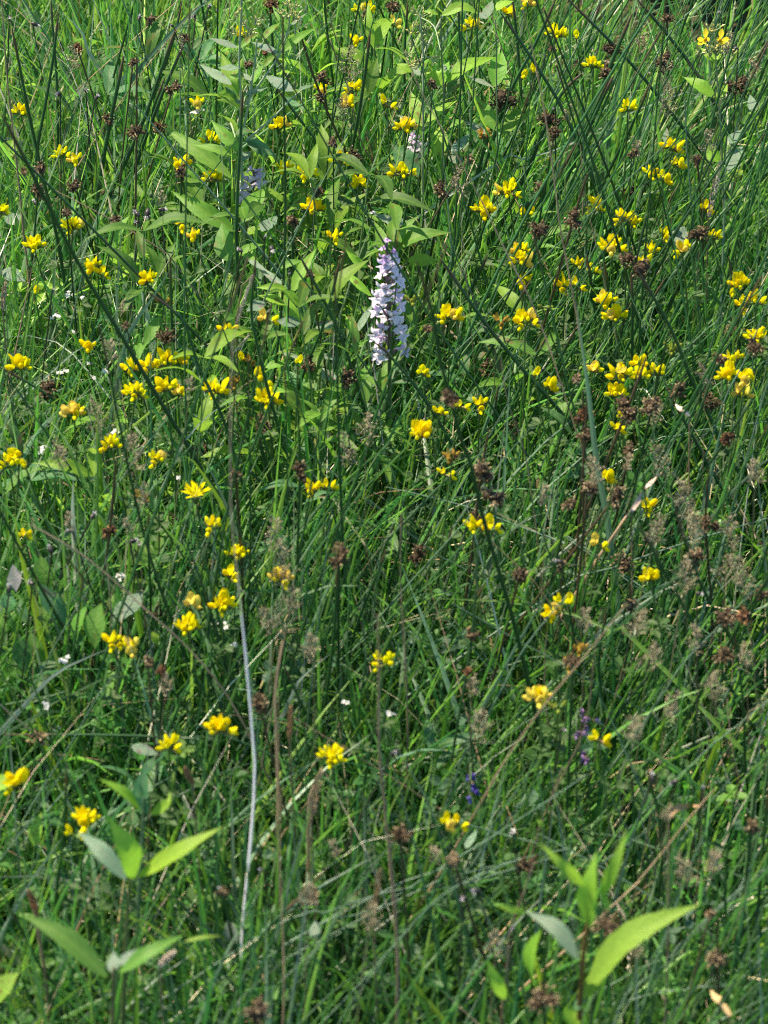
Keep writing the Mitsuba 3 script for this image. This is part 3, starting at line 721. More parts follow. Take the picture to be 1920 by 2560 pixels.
for tile, text in TREFOILS.items():
    for x, y, size, tone in nums(text):
        p = px(tile, x, y)
        z = rng.uniform(0.27, 0.315)
        C = place(p, z); size *= TILE[tile][2] / S
        n = 1 if size < 34 else 2 if size < 50 else 3 if size < 64 else 4 if size < 82 else 5 if size < 100 else 7 if size < 122 else 8
        key = numbered('yellow_trefoil')
        foot = np.array([C[0] + rng.normal(0, 0.03), C[1] + rng.normal(0.02, 0.03), -0.012])
        top = C - np.array([0, 0, 0.004])
        path = smooth_path(np.array([foot, foot * 0.4 + top * 0.6 + np.r_[rng.normal(0, 0.012, 2), 0], top]), 12)
        add(key, 'stem', tube(path, 0.0009, np.array((0.075, 0.15, 0.035)) * rng.uniform(0.8, 1.2), 5), 'stem_material', True)
        for q in range(2 if size < 60 else 3):
            s = rng.uniform(0.4, 0.9); O = path[int(s * 11)]; az = rng.uniform(0, 6.3)
            L = rng.uniform(0.009, 0.014)
            add(key, 'leaf', trifoliate(O + np.array([math.cos(az), math.sin(az), 0.3]) * L * 0.9, az, L, np.array((0.06, 0.15, 0.03)) * rng.uniform(0.8, 1.25)), 'leaf_material')
        # the umbel seen from before: the florets fan out to both sides, fewer to the back
        a0 = rng.uniform(0, 6.3)
        spread = (size * S / 2560 / 2 * depth_scale(C) - 0.006) if n > 1 else 0
        for q in range(n):
            az = -math.pi / 2 + (q - (n - 1) / 2) * (2 * math.pi / n if n > 3 else 1.7) + rng.normal(0, 0.2)
            tilt = rng.uniform(-0.1, 0.5) if q % 2 else rng.uniform(0.45, 1.15)
            d = np.array([math.cos(az) * math.cos(tilt), math.sin(az) * math.cos(tilt), math.sin(tilt)])
            out = np.clip(spread - 0.005, 0.0015, 0.013)
            O = C + d * out * np.array([1.15, 1, 0.8]) - np.array([0, 0, 0.003])
            up = unit(np.array([rng.normal(0, 0.25), rng.normal(-0.1, 0.2), 1]))
            t2 = tone
            if tone == '' and rng.random() < 0.2: t2 = 'o' if rng.random() < 0.6 else 'p'
            if tone in 'op' and tone and rng.random() < 0.5: t2 = ''
            M = frame(O, d, up, rng.uniform(1.18, 1.45) * (0.85 if t2 in ('g', 'w') else 1))
            fl = reuse(key, 'floret', CALYX[int(rng.integers(0, 3)) if t2 in ('w', 'o') else int(rng.integers(0, 2))], M)
            if not (t2 == 'g' and rng.random() < 0.6):
                reuse(fl, 'banner', FLORET[t2][0][int(rng.integers(0, 4))], M)
            reuse(fl, 'wings', FLORET[t2][1][int(rng.integers(0, 3))], M)
        heads.append((p, size, tone, key, n))

# ---------------------------------------------------------------- the orchids: stem, flowers (> lip, hood)
def orchid(label, foot_px, low_px, top_px, n, zlow, tones, width, bend=0.0):
    key = thing('spotted_orchid', label, 'orchid')
    L, H = place(low_px, zlow), None
    dz = abs(low_px[1] - top_px[1]) * ZK
    H = place(top_px, zlow + dz)
    F = place(foot_px, zlow - abs(low_px[1] - foot_px[1]) * ZK)
    path = smooth_path(rooted(np.array([F, L, (L + H) / 2 + [bend, 0, 0], H])), 30)
    s = np.linspace(0, 1, 30); s = np.clip((s - 0.5) * 2.2, 0, 1)
    c = np.array((0.11, 0.19, 0.06))[None] * (1 - s[:, None]) + np.array((0.13, 0.065, 0.11))[None] * s[:, None]
    add(key, 'stem', tube(path, (0.0024 - 0.0012 * s), c, 8), 'stem_material', True)
    spike = smooth_path(np.array([L, (L + H) / 2 + [bend, 0, 0], H]), 60)
    for k in range(n):
        t = (k + 0.5) / n
        O = spike[int(t * 59)]
        az = (0.0 if k % 2 else math.pi) + rng.uniform(-1.0, 0.9) * (1 if k % 2 else -1)      # most stand out to both sides, the dark axis shows between
        if k % 7 == 3: az = rng.uniform(0.6, 2.5)
        d = np.array([math.cos(az), math.sin(az), 0])
        r = width * (1.05 - 0.25 * t if t < 0.7 else 0.875 - (t - 0.7) * 1.9) * rng.uniform(0.62, 1.25)
        size = (0.0074 if t < 0.75 else 0.0074 * (1 - (t - 0.75) * 1.9)) * rng.uniform(0.9, 1.15)
        A = O + d * r + np.array([0, 0, 0.004 + rng.normal(0, 0.0012)])
        tone = np.array(tones[int(rng.integers(0, len(tones)))]) * rng.uniform(0.92, 1.05)
        if t > 0.86: tone = tone * np.array([0.86, 0.70, 0.9])
        d = unit(d * 0.75 + np.array([0, -0.62, 0.08]) + rng.normal(0, 0.18, 3) * [1, 1, 0.4])        # the flowers turn towards the open side
        up = unit(np.array([0, 0, 1]) + d * rng.uniform(-0.1, 0.3)); M = frame(A, d, up)[:3, :3]
        def at(v): return A + np.asarray(v) @ M.T
        parts = [tube(np.array([O - [0, 0, 0.004], (O + A) / 2 + [0, 0, 0.002], A]), np.array([0.0011, 0.0013, 0.0009]), (0.36, 0.24, 0.33), 6)]
        bract = leaf_piece(np.array([O - [0, 0, 0.005], O + d * r * 0.8 + [0, 0, -0.001], O + d * (r + 0.004) + [0, 0, 0.004]]), unit(np.array([0, 0, 1]) - d * 0.3), 0.0026, (0.16, 0.15, 0.10), 0.35, 0.3, 0, 0.1, 6)
        parts.append(bract)
        for q in (-1, 1):   # two spreading sepals
            parts.append(leaf_piece(np.array([at((0, 0, 0)), at((0.001, q * size * 0.7, size * 0.35)), at((-0.001, q * size * 1.15, size * 0.75))]), M[:, 0], size * 0.55, tone, 0.5, 0.1, 0, 0.0, 7))
        fl = add(key, 'flower', join(parts), 'petal_material')
        # lip: broad, three lobed, hanging forward, with darker loops
        th = np.linspace(-1.25, 1.25, 15); rad = size * (0.92 + 0.22 * np.cos(th * 4.8)) * 1.12
        rr = np.linspace(0.08, 1, 6)
        X = np.outer(rr, rad * np.cos(th)); Y = np.outer(rr, rad * np.sin(th))
        lipv = np.stack([0.0015 + X * 0.62, Y, -X * 0.85 - 0.02 * size + 0.0007 * np.sin(th * 6)[None] * rr[:, None]], -1).reshape(-1, 3)
        loops = (np.abs(rr[:, None] - 0.55 - 0.12 * np.cos(th * 5)[None]) < 0.13) & (rng.random((6, 15)) < 0.62)
        lc = np.where(loops.reshape(-1, 1), tone * np.array([0.70, 0.50, 0.78]), tone)
        add(fl, 'lip', (at(lipv), grid_faces(6, 15), lc), 'petal_material', True)
        hood = ball((0, 0, 0), (size * 0.42, size * 0.36, size * 0.34), tone * np.array([0.95, 0.88, 0.97]), 6, 8)
        add(fl, 'hood', (at(hood[0] + np.array([0.0012, 0, size * 0.38])), hood[1], hood[2]), 'petal_material', True)
    for q in range(3):
        s = 4 + q * 3; O = path[s]; az = rng.uniform(0, 6.3); d = np.array([math.cos(az), math.sin(az), 0.9])
        add(key, 'leaf', leaf_piece(np.array([O, O + d * 0.03, O + d * np.array([0.07, 0.07, 0.05])]), unit(np.array([-d[0], -d[1], 0.8])), 0.012, (0.06, 0.13, 0.03), 0.4, 0.3), 'leaf_material', True)
    return key
LILAC = [(0.88, 0.82, 0.93), (0.91, 0.88, 0.94), (0.83, 0.75, 0.91)]
orchid_main = orchid('pale lilac spotted orchid spike standing alone in the middle of the meadow', px('O', 590, 2060), px('O', 590, 1720), px('O', 560, 290), 32, 0.26, LILAC, 0.0112)
orchid('fading pinkish white orchid spike half hidden below the tall leafy plant', px('1', 1060, 1010), px('1', 1075, 900), px('1', 1105, 735), 10, 0.24, [(0.70, 0.63, 0.70), (0.76, 0.71, 0.76)], 0.0095)
orchid('small pale orchid spike deep behind the broad leaved plant under the far yellow flowers', px('2', 150, 700), px('2', 150, 655), px('2', 140, 598), 5, 0.21, [(0.74, 0.69, 0.78)], 0.006)

# ---------------------------------------------------------------- other flowers
def purple_vetch(label, pts, c, n):
    key = thing('purple_vetch', label, 'flower')
    C = [place(p, 0.25) for p in pts]
    foot = C[-1] + np.array([0.01, 0.02, -0.265])
    add(key, 'stem', tube(smooth_path(np.array([foot, C[-1], C[0]]), 12), 0.0009, (0.06, 0.12, 0.04), 5), 'stem_material', True)
    for k in range(n):
        t = k / max(n - 1, 1) * (len(C) - 1); i = min(int(t), len(C) - 2) if len(C) > 1 else 0
        O = C[i] + (C[min(i + 1, len(C) - 1)] - C[i]) * (t - i)
        az = -math.pi / 2 + rng.normal(0, 1.0)
        d = unit(np.array([math.cos(az), math.sin(az), rng.uniform(-0.7, 0.3)])); up = unit(np.array([rng.normal(0, 0.3), rng.normal(0, 0.3), 1]))
        M = frame(O, d, up, 0.8)
        fl = reuse(key, 'floret', CALYX[2], M)
        for name, piece in (('banner', banner_piece(np.array(c) * rng.uniform(0.8, 1.2), 0.003, 0.006, 0.002)), ('wings', wings_piece(np.array(c) * rng.uniform(0.9, 1.5), 0.009, 0.0017))):
            reuse(fl, name, skin(piece, 'petal_material', True), M)
    add(key, 'leaf', trifoliate((foot + C[-1]) / 2, 1.0, 0.016, (0.06, 0.14, 0.04)), 'leaf_material')
purple_vetch('violet pea flower cluster low among thin rushes by a reddish stalk', [px('6', 845, 845), px('6', 880, 880), px('6', 900, 900), px('6', 850, 950), px('6', 830, 970)], (0.34, 0.22, 0.42), 9)
purple_vetch('mauve remnant of a pea flower just under the violet cluster', [px('6', 870, 1040), px('6', 885, 1070)], (0.28, 0.18, 0.36), 3)
purple_vetch('deep blue violet pea flower hanging above two small yellow florets', [px('8', 375, 20), px('8', 385, 75), px('8', 375, 115)], (0.10, 0.08, 0.36), 6)
def composite(label, p, size, open_):
    """A yellow rayed head of the dandelion kind: rays round a disc above green bracts."""
    key = thing('yellow_hawkbit', label, 'flower')
    C = place(p, 0.29); foot = C + np.array([0.02, 0.02, -0.305])
    add(key, 'stem', tube(smooth_path(np.array([foot, (foot + C) / 2 + [0.006, 0, 0], C]), 10), 0.001, (0.06, 0.11, 0.04), 5), 'stem_material', True)
    b = ball((0, 0, 0), (0.0034, 0.0034, 0.005), (0.06, 0.10, 0.03), 6, 8)
    add(key, 'bracts', (b[0] + C - [0, 0, 0.003], b[1], b[2]), 'stem_material', True)
    for k in range(26):
        a = k * 2 * math.pi / 26 + rng.normal(0, 0.08); e = open_ + rng.normal(0, 0.12)
        d = np.array([math.cos(a) * math.cos(e), math.sin(a) * math.cos(e), math.sin(e)]); l = size * rng.uniform(0.85, 1.1)
        nrm = np.array([-math.cos(a) * math.sin(e), -math.sin(a) * math.sin(e), math.cos(e)])
        add(key, 'ray', leaf_piece(np.array([C + d * 0.0012, C + d * l * 0.6, C + d * l - [0, 0, 0.001]]), nrm, size * 0.2, np.array((0.92, 0.80, 0.012)) * rng.uniform(0.9, 1.05), 0.62, 0.15, 0, 0, 6), 'petal_material')
composite('single yellow rayed flower like a small dandelion by the crossing of two dark rushes', px('3', 845, 1040), 0.0165, 0.62)

def white_flower(p, size):
    key = numbered('white_bedstraw')
    C = place(p, 0.25); foot = C + np.array([rng.normal(0, 0.02), 0.02, -0.265])
    add(key, 'stem', tube(smooth_path(np.array([foot, (foot + C) / 2 + rng.normal(0, 0.006, 3), C]), 8), 0.0005, (0.07, 0.14, 0.05), 4), 'stem_material', True)
    n = max(2, int(size / 9)); R = size * S / 2560 / 2
    for k in range(n):
        O = C + np.array([rng.uniform(-1, 1) * R, rng.uniform(-0.6, 0.6) * R, rng.uniform(-0.35, 0.4) * R]); nrm = unit(np.array([rng.normal(0, 0.35), rng.normal(-0.35, 0.3), 1])); a0 = rng.uniform(0, 1.5)
        x = unit(np.cross(nrm, [0.1, 1, 0.2])); y = np.cross(nrm, x); q = []
        for m in range(4):
            d = x * math.cos(a0 + m * math.pi / 2) + y * math.sin(a0 + m * math.pi / 2)
            q.append(leaf_piece(np.array([O, O + d * 0.0012 + nrm * 0.0002, O + d * 0.0026]), nrm, 0.0019, (0.82, 0.83, 0.80), 0.5, 0.1, 0, 0, 4))
        q.append(tube(np.array([C - [0, 0, 0.003], O]), 0.0003, (0.07, 0.14, 0.05), 3))
        add(key, 'flower', join(q), 'petal_material')
    todo.append((key, 'white_bedstraw', 'flower', p, np.array([0, 1.0])))
for tile, text in {'3': '320,165,70 365,178,30 240,262,48 385,465,22 270,505,45 450,500,36 310,325,22 185,845,34 505,755,36 405,525,24 768,958,18 190,822,22', '5': '515,282,55 390,463,34 265,650,46 215,832,52 955,478,34 978,505,32 1005,582,42 295,628,20 1490,822,24', '6': '25,870,44', '8': '555,272,26', '1': '1610,920,20'}.items():
    for x, y, size, _ in nums(text):
        white_flower(px(tile, x, y), size)
# ---------------------------------------------------------------- leafy plants: stem, leaves in pairs, buds
rng = np.random.default_rng(29)
GLARE = unit(unit(SUN) + unit(EYE - TARGET))          # a leaf lying this way mirrors the sky by the sun
LEAF = {'g': (0.19, 0.44, 0.04), 'y': (0.31, 0.58, 0.04), 's': (0.23, 0.35, 0.24), 'd': (0.07, 0.19, 0.055), 't': (0.11, 0.29, 0.12), 'p': (0.52, 0.50, 0.49), 'k': (0.15, 0.36, 0.045)}
def leafy(name, label, category, stem, leaves, zb=0.12, zmax=0.62, buds='', shape=0.40, stem_w=16, stem_col=(0.15, 0.26, 0.08), flat=0.55, sub=''):
    key = thing(name, label, category)
    tile, *pt = stem.split()
    pts = [px(tile, *map(float, q.split(','))) for q in pt]
    P = raise_path(pts, zb, zmax)
    zend = P[-1][2]
    path = smooth_path(rooted(P), 28)
    w = stem_w * TILE[tile][2] / 2560 / 2 * depth_scale(P[0])
    s = np.linspace(0, 1, 28)
    piece = tube(path, w * (1.1 - 0.5 * s), np.array(stem_col)[None] * (1 + 0.1 * np.sin(s * 17))[:, None], 8)
    add(key, 'stem', piece, 'stem_material', True)
    dense = smooth_path(np.array(pts), 80); zz = raise_path(list(dense), zb, zmax)[:, 2]
    def height(p):
        d = np.hypot(*(dense - p).T); i = int(d.argmin())
        return zz[i], d[i]
    for row in sub.strip().split('\n') if sub.strip() else ():
        tile, bw, *bp = row.split()
        q = [px(tile, *map(float, a.split(','))) for a in bp]
        z0, _ = height(q[0])
        Q = raise_path(q, z0, zmax + 0.1)
        add(key, 'branch', tube(smooth_path(Q, 12), float(bw) * TILE[tile][2] / 2560 / 2 * depth_scale(Q[0]) * np.linspace(1, 0.6, 12), stem_col, 6), 'stem_material', True)
        dq = smooth_path(np.array(q), 20); dense = np.vstack([dense, dq]); zz = np.r_[zz, raise_path(list(dq), z0, zmax + 0.1)[:, 2]]
    for row in leaves.strip().split('\n'):
        tile, tone, width, a, b, *more = row.split()
        a, b = [px(tile, *map(float, q.split(','))) for q in (a, b)]
        z0, _ = height(a)
        dv = a[1] - b[1]
        A = place(a, z0)
        if tone == 's':
            z1 = z0 + dv * ZK * 0.30
        else:
            z1 = z0 + dv * ZK * (flat if dv > 0 else 0.55)
        z1 = max(z1, 0.06)
        B = place(b, z1)
        t = unit(B - A)
        if tone in 'sp':
            n = GLARE + rng.normal(0, 0.05, 3)
        else:
            n = unit(np.array([-0.25, -0.38, 0.78]) + rng.normal(0, 0.2, 3))
        n = unit(n - t * (n @ t))
        ln = np.linalg.norm(B - A)
        view = unit(EYE - A); sd = np.cross(t, n); tp = unit(t - view * (t @ view)); sp = sd - view * (sd @ view)
        W = float(width) * TILE[tile][2] / 2560 * depth_scale(A) / max(0.5 if name == 'young_loosestrife' else 0.78, float(np.linalg.norm(sp - tp * (sp @ tp))))
        bow = (0.02 if tone in 'sp' else 0.09) * ln * rng.uniform(0.5, 1.3) * n
        mid = (A + B) / 2 + bow
        if more:
            m = px(tile, *map(float, more[0].split(',')))
            mid = place(m, (z0 + z1) / 2 + 0.008) 
        c = np.array(LEAF[tone]) * rng.uniform(0.88, 1.14) * (1 + rng.normal(0, 0.05, 3))
        pc = leaf_piece(np.array([A, mid, B]), n, W * (0.92 if name == 'young_loosestrife' else 0.80), c, shape, 0.10 if tone == 's' else 0.22, 0.035, 0.3, worn=rng.uniform(0.1, 1) if rng.random() < 0.45 and name != 'young_loosestrife' else 0)
        add(key, 'leaf', pc, 'leaf_material', True)
    for row in buds.strip().split('\n') if buds.strip() else ():
        tile, r, n, *bp = row.split()
        for q in bp:
            p = px(tile, *map(float, q.split(',')))
            z0, d = height(p)
            C = place(p, z0); R = float(r) * TILE[tile][2] / 2560 * depth_scale(C)
            N = int(n); parts = []
            X = C + rng.normal(0, 0.5, (N, 3)) * R * [1, 0.7, 1]
            D = unit(X - C + [0, 0, 0.8 * R] + rng.normal(0, 0.2 * R, (N, 3)))
            cb = np.array([(0.32, 0.36, 0.13), (0.46, 0.46, 0.18), (0.22, 0.27, 0.10), (0.56, 0.50, 0.12)])[rng.integers(0, 4, N)]
            parts.append(spindles(X, D, rng.uniform(0.0023, 0.0036, N), rng.uniform(0.0010, 0.0014, N), cb, 5))
            for x in X:
                parts.append(tube(np.array([C - [0, 0, R], x]), 0.00035, stem_col, 3))
            add(key, 'bud_spray', join(parts), 'stem_material')
    return key, height

leafy('tall_loosestrife', 'tall branching leafy plant in bud, with silvery lower leaves, at the top of the meadow', 'leafy plant',
      'A 660,2600 640,2074 635,1750 630,1300 610,800 625,450 640,150 640,-60', '''
A s 105 590,620 220,490
A g 110 620,620 880,425
A s 110 1120,690 760,540
A g 150 610,1250 660,740 560,1000
A s 150 520,1100 90,830
A s 105 620,880 330,880
A s 90 780,1060 630,930
A g 110 780,1090 930,840
A g 100 920,870 1090,700
A g 105 910,520 1150,290
A g 130 1170,680 1620,350
A s 60 1260,350 1500,160
A g 120 1240,340 1040,75
A g 60 610,370 610,160
A s 190 1310,1180 930,970
A s 70 1380,1160 1580,1100
A g 120 1230,1220 1440,1190
A s 110 680,1230 990,1130
A d 110 580,1280 420,1110
A s 90 640,1330 550,1290
A g 210 620,1960 250,1560
A d 150 560,1740 800,1700
A t 190 700,1820 1110,2040
A d 110 720,1830 990,2060
A g 140 620,2060 -30,1870
A s 150 640,2074 760,1960
A d 70 500,1600 410,1610
1 g 85 1010,780 700,545
1 g 95 1020,1000 740,825
1 g 100 1050,960 1150,810
1 k 110 990,1130 960,960
1 s 70 1130,1000 1200,930
''', zb=0.25, zmax=0.68, stem_w=46, stem_col=(0.28, 0.37, 0.20), sub='''
A 40 640,1820 740,1300 800,900 830,660 840,520
A 36 670,1380 900,1050 1120,740 1210,500 1260,330 1270,100
A 34 700,1820 1000,1570 1280,1290 1420,1170
A 28 500,1600 520,1640 560,1780
''', buds='''
A 70 7 580,150 690,290 560,210 510,410 720,420 820,260 860,300 760,400 1140,140 1240,180 1330,60 1330,190 1220,20 1380,220 1290,120
''')
leafy('broad_loosestrife', 'pale stemmed plant with broad pointed leaves and upright green bud sprays, near the top edge', 'leafy plant',
      'B 235,1900 240,1300 240,900 240,560 210,150', '''
B y 190 230,1310 115,950
B y 120 260,1310 600,1040
B s 70 210,1300 -40,1190
B s 110 240,780 130,690
B y 100 120,750 -40,660
B g 150 240,750 310,600
''', zb=0.20, stem_w=30, stem_col=(0.28, 0.36, 0.20), sub='''
B 14 225,520 215,300 200,140
B 14 230,600 330,590 400,590
B 14 210,180 350,270 420,520
''', buds='''
B 60 8 150,100 200,260 130,290 220,130 120,440 80,540 250,280 270,310 260,410 150,640 200,650 350,610 110,650 160,610
''')
leafy('broad_loosestrife', 'plant with wide pale green leaves beside dark rushes, below a yellow flower near the top', 'leafy plant',
      'B 440,1900 450,1350 450,900 430,560 425,160', '''
B y 200 450,880 270,750
B g 130 450,880 510,630
B y 190 490,850 1000,590 700,680
B d 170 500,960 660,830
B y 230 420,1620 420,1290
B y 130 430,160 830,150 640,70
B s 60 480,740 450,660
B y 60 400,150 230,120
B k 90 340,230 300,160
''', zb=0.20, stem_w=28, stem_col=(0.16, 0.24, 0.09))
leafy('broad_loosestrife', 'plant with one very wide round leaf behind a thick rush with brown seed cluster', 'leafy plant',
      'B 1010,2000 1010,1500 1000,930 1000,500 990,200', '''
B g 240 980,900 1060,530
B s 60 960,900 680,780
B g 200 1040,1370 750,980
B g 200 1050,1400 1400,1080
B s 90 900,1390 660,1250
B g 90 660,1250 510,1330
B s 130 540,1600 720,1380
B s 120 660,1680 480,1620
B s 130 880,200 960,0
B y 120 980,110 1180,10
B s 90 880,190 820,130
''', zb=0.20, stem_w=20, stem_col=(0.14, 0.22, 0.09))
leafy('yellow_loosestrife', 'leafy stem topped by pale yellow star flowers among buds, in the dark upper corner', 'flower',
      'C 1215,1900 1205,1560 1180,1100 1150,700 1145,560 1130,330', '''
C y 100 1140,610 990,470
C y 80 1150,610 1230,470
C y 150 1130,960 820,760
C y 120 1160,980 1260,830
C s 120 1520,1110 1480,930
C y 80 1470,1100 1580,1180
C s 150 1290,1420 1390,1280
C s 200 1390,1440 1260,1720
C y 170 1180,1590 1040,1430
C y 150 1260,1790 1420,1680
C s 80 650,1420 660,1260
''', zb=0.22, stem_w=24, stem_col=(0.22, 0.27, 0.13), buds='''
C 60 9 1100,290 1130,260 1060,470 1130,480 1160,400 980,490 1220,440 1280,470 1090,520 1160,500
''')
yl_key = [k for k in labels if k.startswith('yellow_loosestrife')][-1]
zf = 0.22 + (1900 - 380) * TILE['C'][2] * ZK
for cx, cy, spec in ((1040, 390, ((-75, -5), (-70, 45), (5, -105), (40, -10), (-20, 40))), (1185, 400, ((20, -110), (95, -20), (20, 40), (-20, -30), (50, 30)))):
    C = place(px('C', cx, cy), zf + 0.005)
    fl = None
    for dx, dy in spec:
        B = place(px('C', cx + dx * 1.1, cy + dy * 1.1), zf + 0.005 - dy * TILE['C'][2] * ZK * 0.8)
        n = unit(np.array([0, -0.6, 0.8])); t = unit(B - C); n = unit(n - t * (n @ t))
        pc = leaf_piece(np.array([C, (B + C) / 2 - n * 0.0008, B]), n, 0.0062, (0.88, 0.72, 0.05), 0.6, 0.15, 0, 0, 8)
        if fl is None:
            fl = add(yl_key, 'flower', ball(C, (0.002, 0.002, 0.002), (0.6, 0.36, 0.02), 5, 7), 'petal_material', True)
        add(fl, 'petal', pc, 'petal_material', True)

leafy('young_loosestrife', 'big blurred plant with long bright yellow-green leaves in pairs and a reddish stem', 'leafy plant',
      'G 820,2450 830,1980 870,1500 900,1380 960,1050', '''
G y 230 850,1960 1830,1190 1230,1480
G s 150 815,1660 370,1250 640,1400
G y 60 390,1270 110,1190
G y 190 890,1390 970,750 910,1080
G y 120 1000,1150 1225,565 1120,870
G y 110 870,1050 490,680 680,870
G y 60 1000,1100 1080,1270
G y 80 880,1970 1040,1830
G y 170 760,2230 800,2030
G t 90 780,2060 880,1990
G y 160 470,1900 510,1400
G y 120 210,1990 60,1650
''', zb=0.30, zmax=0.60, stem_w=62, stem_col=(0.15, 0.075, 0.025), shape=0.42, flat=0.8)
leafy('young_loosestrife', 'blurred plant with one chalky white and two bright green leaves under a yellow flower', 'leafy plant',
      'F 800,1250 820,700 845,420 860,360', '''
F s 120 820,390 500,70 660,200
F y 170 870,380 700,-20
F y 110 890,370 1450,40 1180,190
''', zb=0.24, zmax=0.60, stem_w=40, stem_col=(0.12, 0.15, 0.05), flat=0.8)
leafy('young_loosestrife', 'blurred plant with two long drooping green leaves and a small white one near the bottom', 'leafy plant',
      'F 720,1500 735,1200 735,1020 740,960', '''
F k 150 700,1020 120,600 420,760
F s 90 730,990 740,850
F s 70 770,940 890,835
F k 100 770,990 1200,740 960,860
F y 26 1190,790 1440,750
''', zb=0.30, zmax=0.60, stem_w=40, stem_col=(0.13, 0.11, 0.05), flat=0.5)
leafy('young_loosestrife', 'small blurred shoot with a teal upright leaf over two curved yellowish leaves', 'leafy plant',
      '7 605,480 615,300 620,200 625,130', '''
7 y 44 605,180 425,45
7 y 44 650,200 735,95 725,150
7 t 70 625,200 630,-20
7 t 44 600,130 600,60
''', zb=0.30, zmax=0.58, stem_w=20, stem_col=(0.10, 0.17, 0.08), flat=0.8)
leafy('willow_leaved_plant', 'leaning plant with long narrow leaves, some silvery, between the white straw and the orchid', 'leafy plant',
      'E 900,1500 905,1100 880,860 720,500 600,330', '''
E y 170 880,880 560,420
E y 150 700,480 960,0
E s 90 690,460 270,130
E y 100 660,420 330,410
E y 110 640,590 350,490
E s 150 420,560 230,660
E s 150 790,780 530,760
E s 130 950,830 1180,770
E s 70 810,1160 540,1060
E s 130 1190,1390 920,1220
E s 70 1210,1160 780,1070
E g 110 430,1240 660,1200
E k 130 930,1480 810,1400
E y 80 940,1560 1020,1480
E g 100 1090,1640 1190,1440
E k 190 860,1680 1270,1930
E d 150 1130,2060 800,1800
E y 70 1320,880 1260,700
E g 100 1300,1090 1500,950
E g 120 1400,1390 1540,1200
E s 90 1370,890 1560,560
E y 100 1530,500 1220,220
E y 100 1490,200 1260,20
E k 120 0,700 110,720
E s 70 250,120 460,250
E g 90 590,210 820,130
''', zb=0.2, zmax=0.5, stem_w=24)
leafy('broad_dock', 'rosette of broad smooth dock leaves, dull green and grey, low beside the white flowers', 'dock',
      'D 500,1250 520,1050 560,950', '''
D k 270 480,560 400,150
D t 250 690,880 380,420
D k 180 450,880 460,620
D k 200 460,1230 300,900
D d 260 250,1330 180,930
D k 200 740,1090 870,640
D k 260 940,1090 1000,620
D s 240 1090,860 1420,500
D k 90 1080,700 1130,530
D p 190 160,520 130,240
D t 230 80,720 110,520
D t 130 200,560 260,830
D k 160 20,960 20,740
D t 80 560,300 590,210
D y 110 1560,1040 1500,900
''', zb=0.20, zmax=0.36, stem_w=30, shape=0.55, flat=0.75)
def stray(label, row, z, cat='leaf'):
    """A single broad leaf on its own thin stalk."""
    tile, tone, width, a, b = row.split()
    leafy('single_leaf_shoot', label, 'leafy plant', f'{tile} {a} {float(a.split(",")[0]) + 1},{float(a.split(",")[1]) - 8}', row, zb=z, stem_w=8, flat=0.7)
for label, row, z in (
    ('lone pale pinkish oval leaf by the foot of the white straw', '7 p 80 1010,770 985,645', 0.18),
    ('lone upright yellow-green leaf under the lower edge yellow and orange head', '7 y 75 150,340 180,190', 0.22),
    ('lone bright leaf tip cut by the picture edge above a yellow and orange head', '7 y 80 -40,90 105,40', 0.26),
    ('lone large leaf cut by the picture edge beside the drooping leaved plant', '7 y 110 -30,1010 85,880', 0.26),
    ('small silver folded leaf just under an orange-yellow flower head', '5 s 60 565,1010 690,1050', 0.24),
    ('small glossy leaf by the thick pale rush near the bottom edge', '7 s 66 1360,740 1365,655', 0.22),
    ('pale bent leaf beside the deep blue violet flower', '8 s 40 350,350 405,265', 0.22),
    ('round leaf shining grey beside a far yellow flower at the top', '4 y 70 100,20 240,25', 0.26),
    ('broad bright leaf at the very edge high on the thistly side', '1 y 90 20,680 60,600', 0.24),
    ('broad leaf with a silver edge under the leaning pale straw', '1 g 70 490,1080 560,930', 0.22),
    ('silver leaf low below the yellow trefoil at the picture edge', '1 s 80 20,960 100,930', 0.20),
    ('silver-grey leaf at the edge over the white flowers', '3 s 80 10,60 110,110', 0.22),
    ('grey-white leaf rising under a yellow trefoil and a seed cluster', '2 s 110 1310,1040 1210,985', 0.22),
    ('pale leaf arching above the orchid', '2 s 60 150,1000 -60,920', 0.24),
    ('dark rounded leaf in front of the lone orchid far behind', '2 t 120 150,760 30,620', 0.22),
    ('wide leaf tip poking from the sward near the lower seed clusters', '6 k 80 60,950 10,880', 0.2),
    ('tiny yellow-green leaf pair beside the red stalk', '8 y 30 690,260 660,220', 0.3)):
    stray(label, row, z)

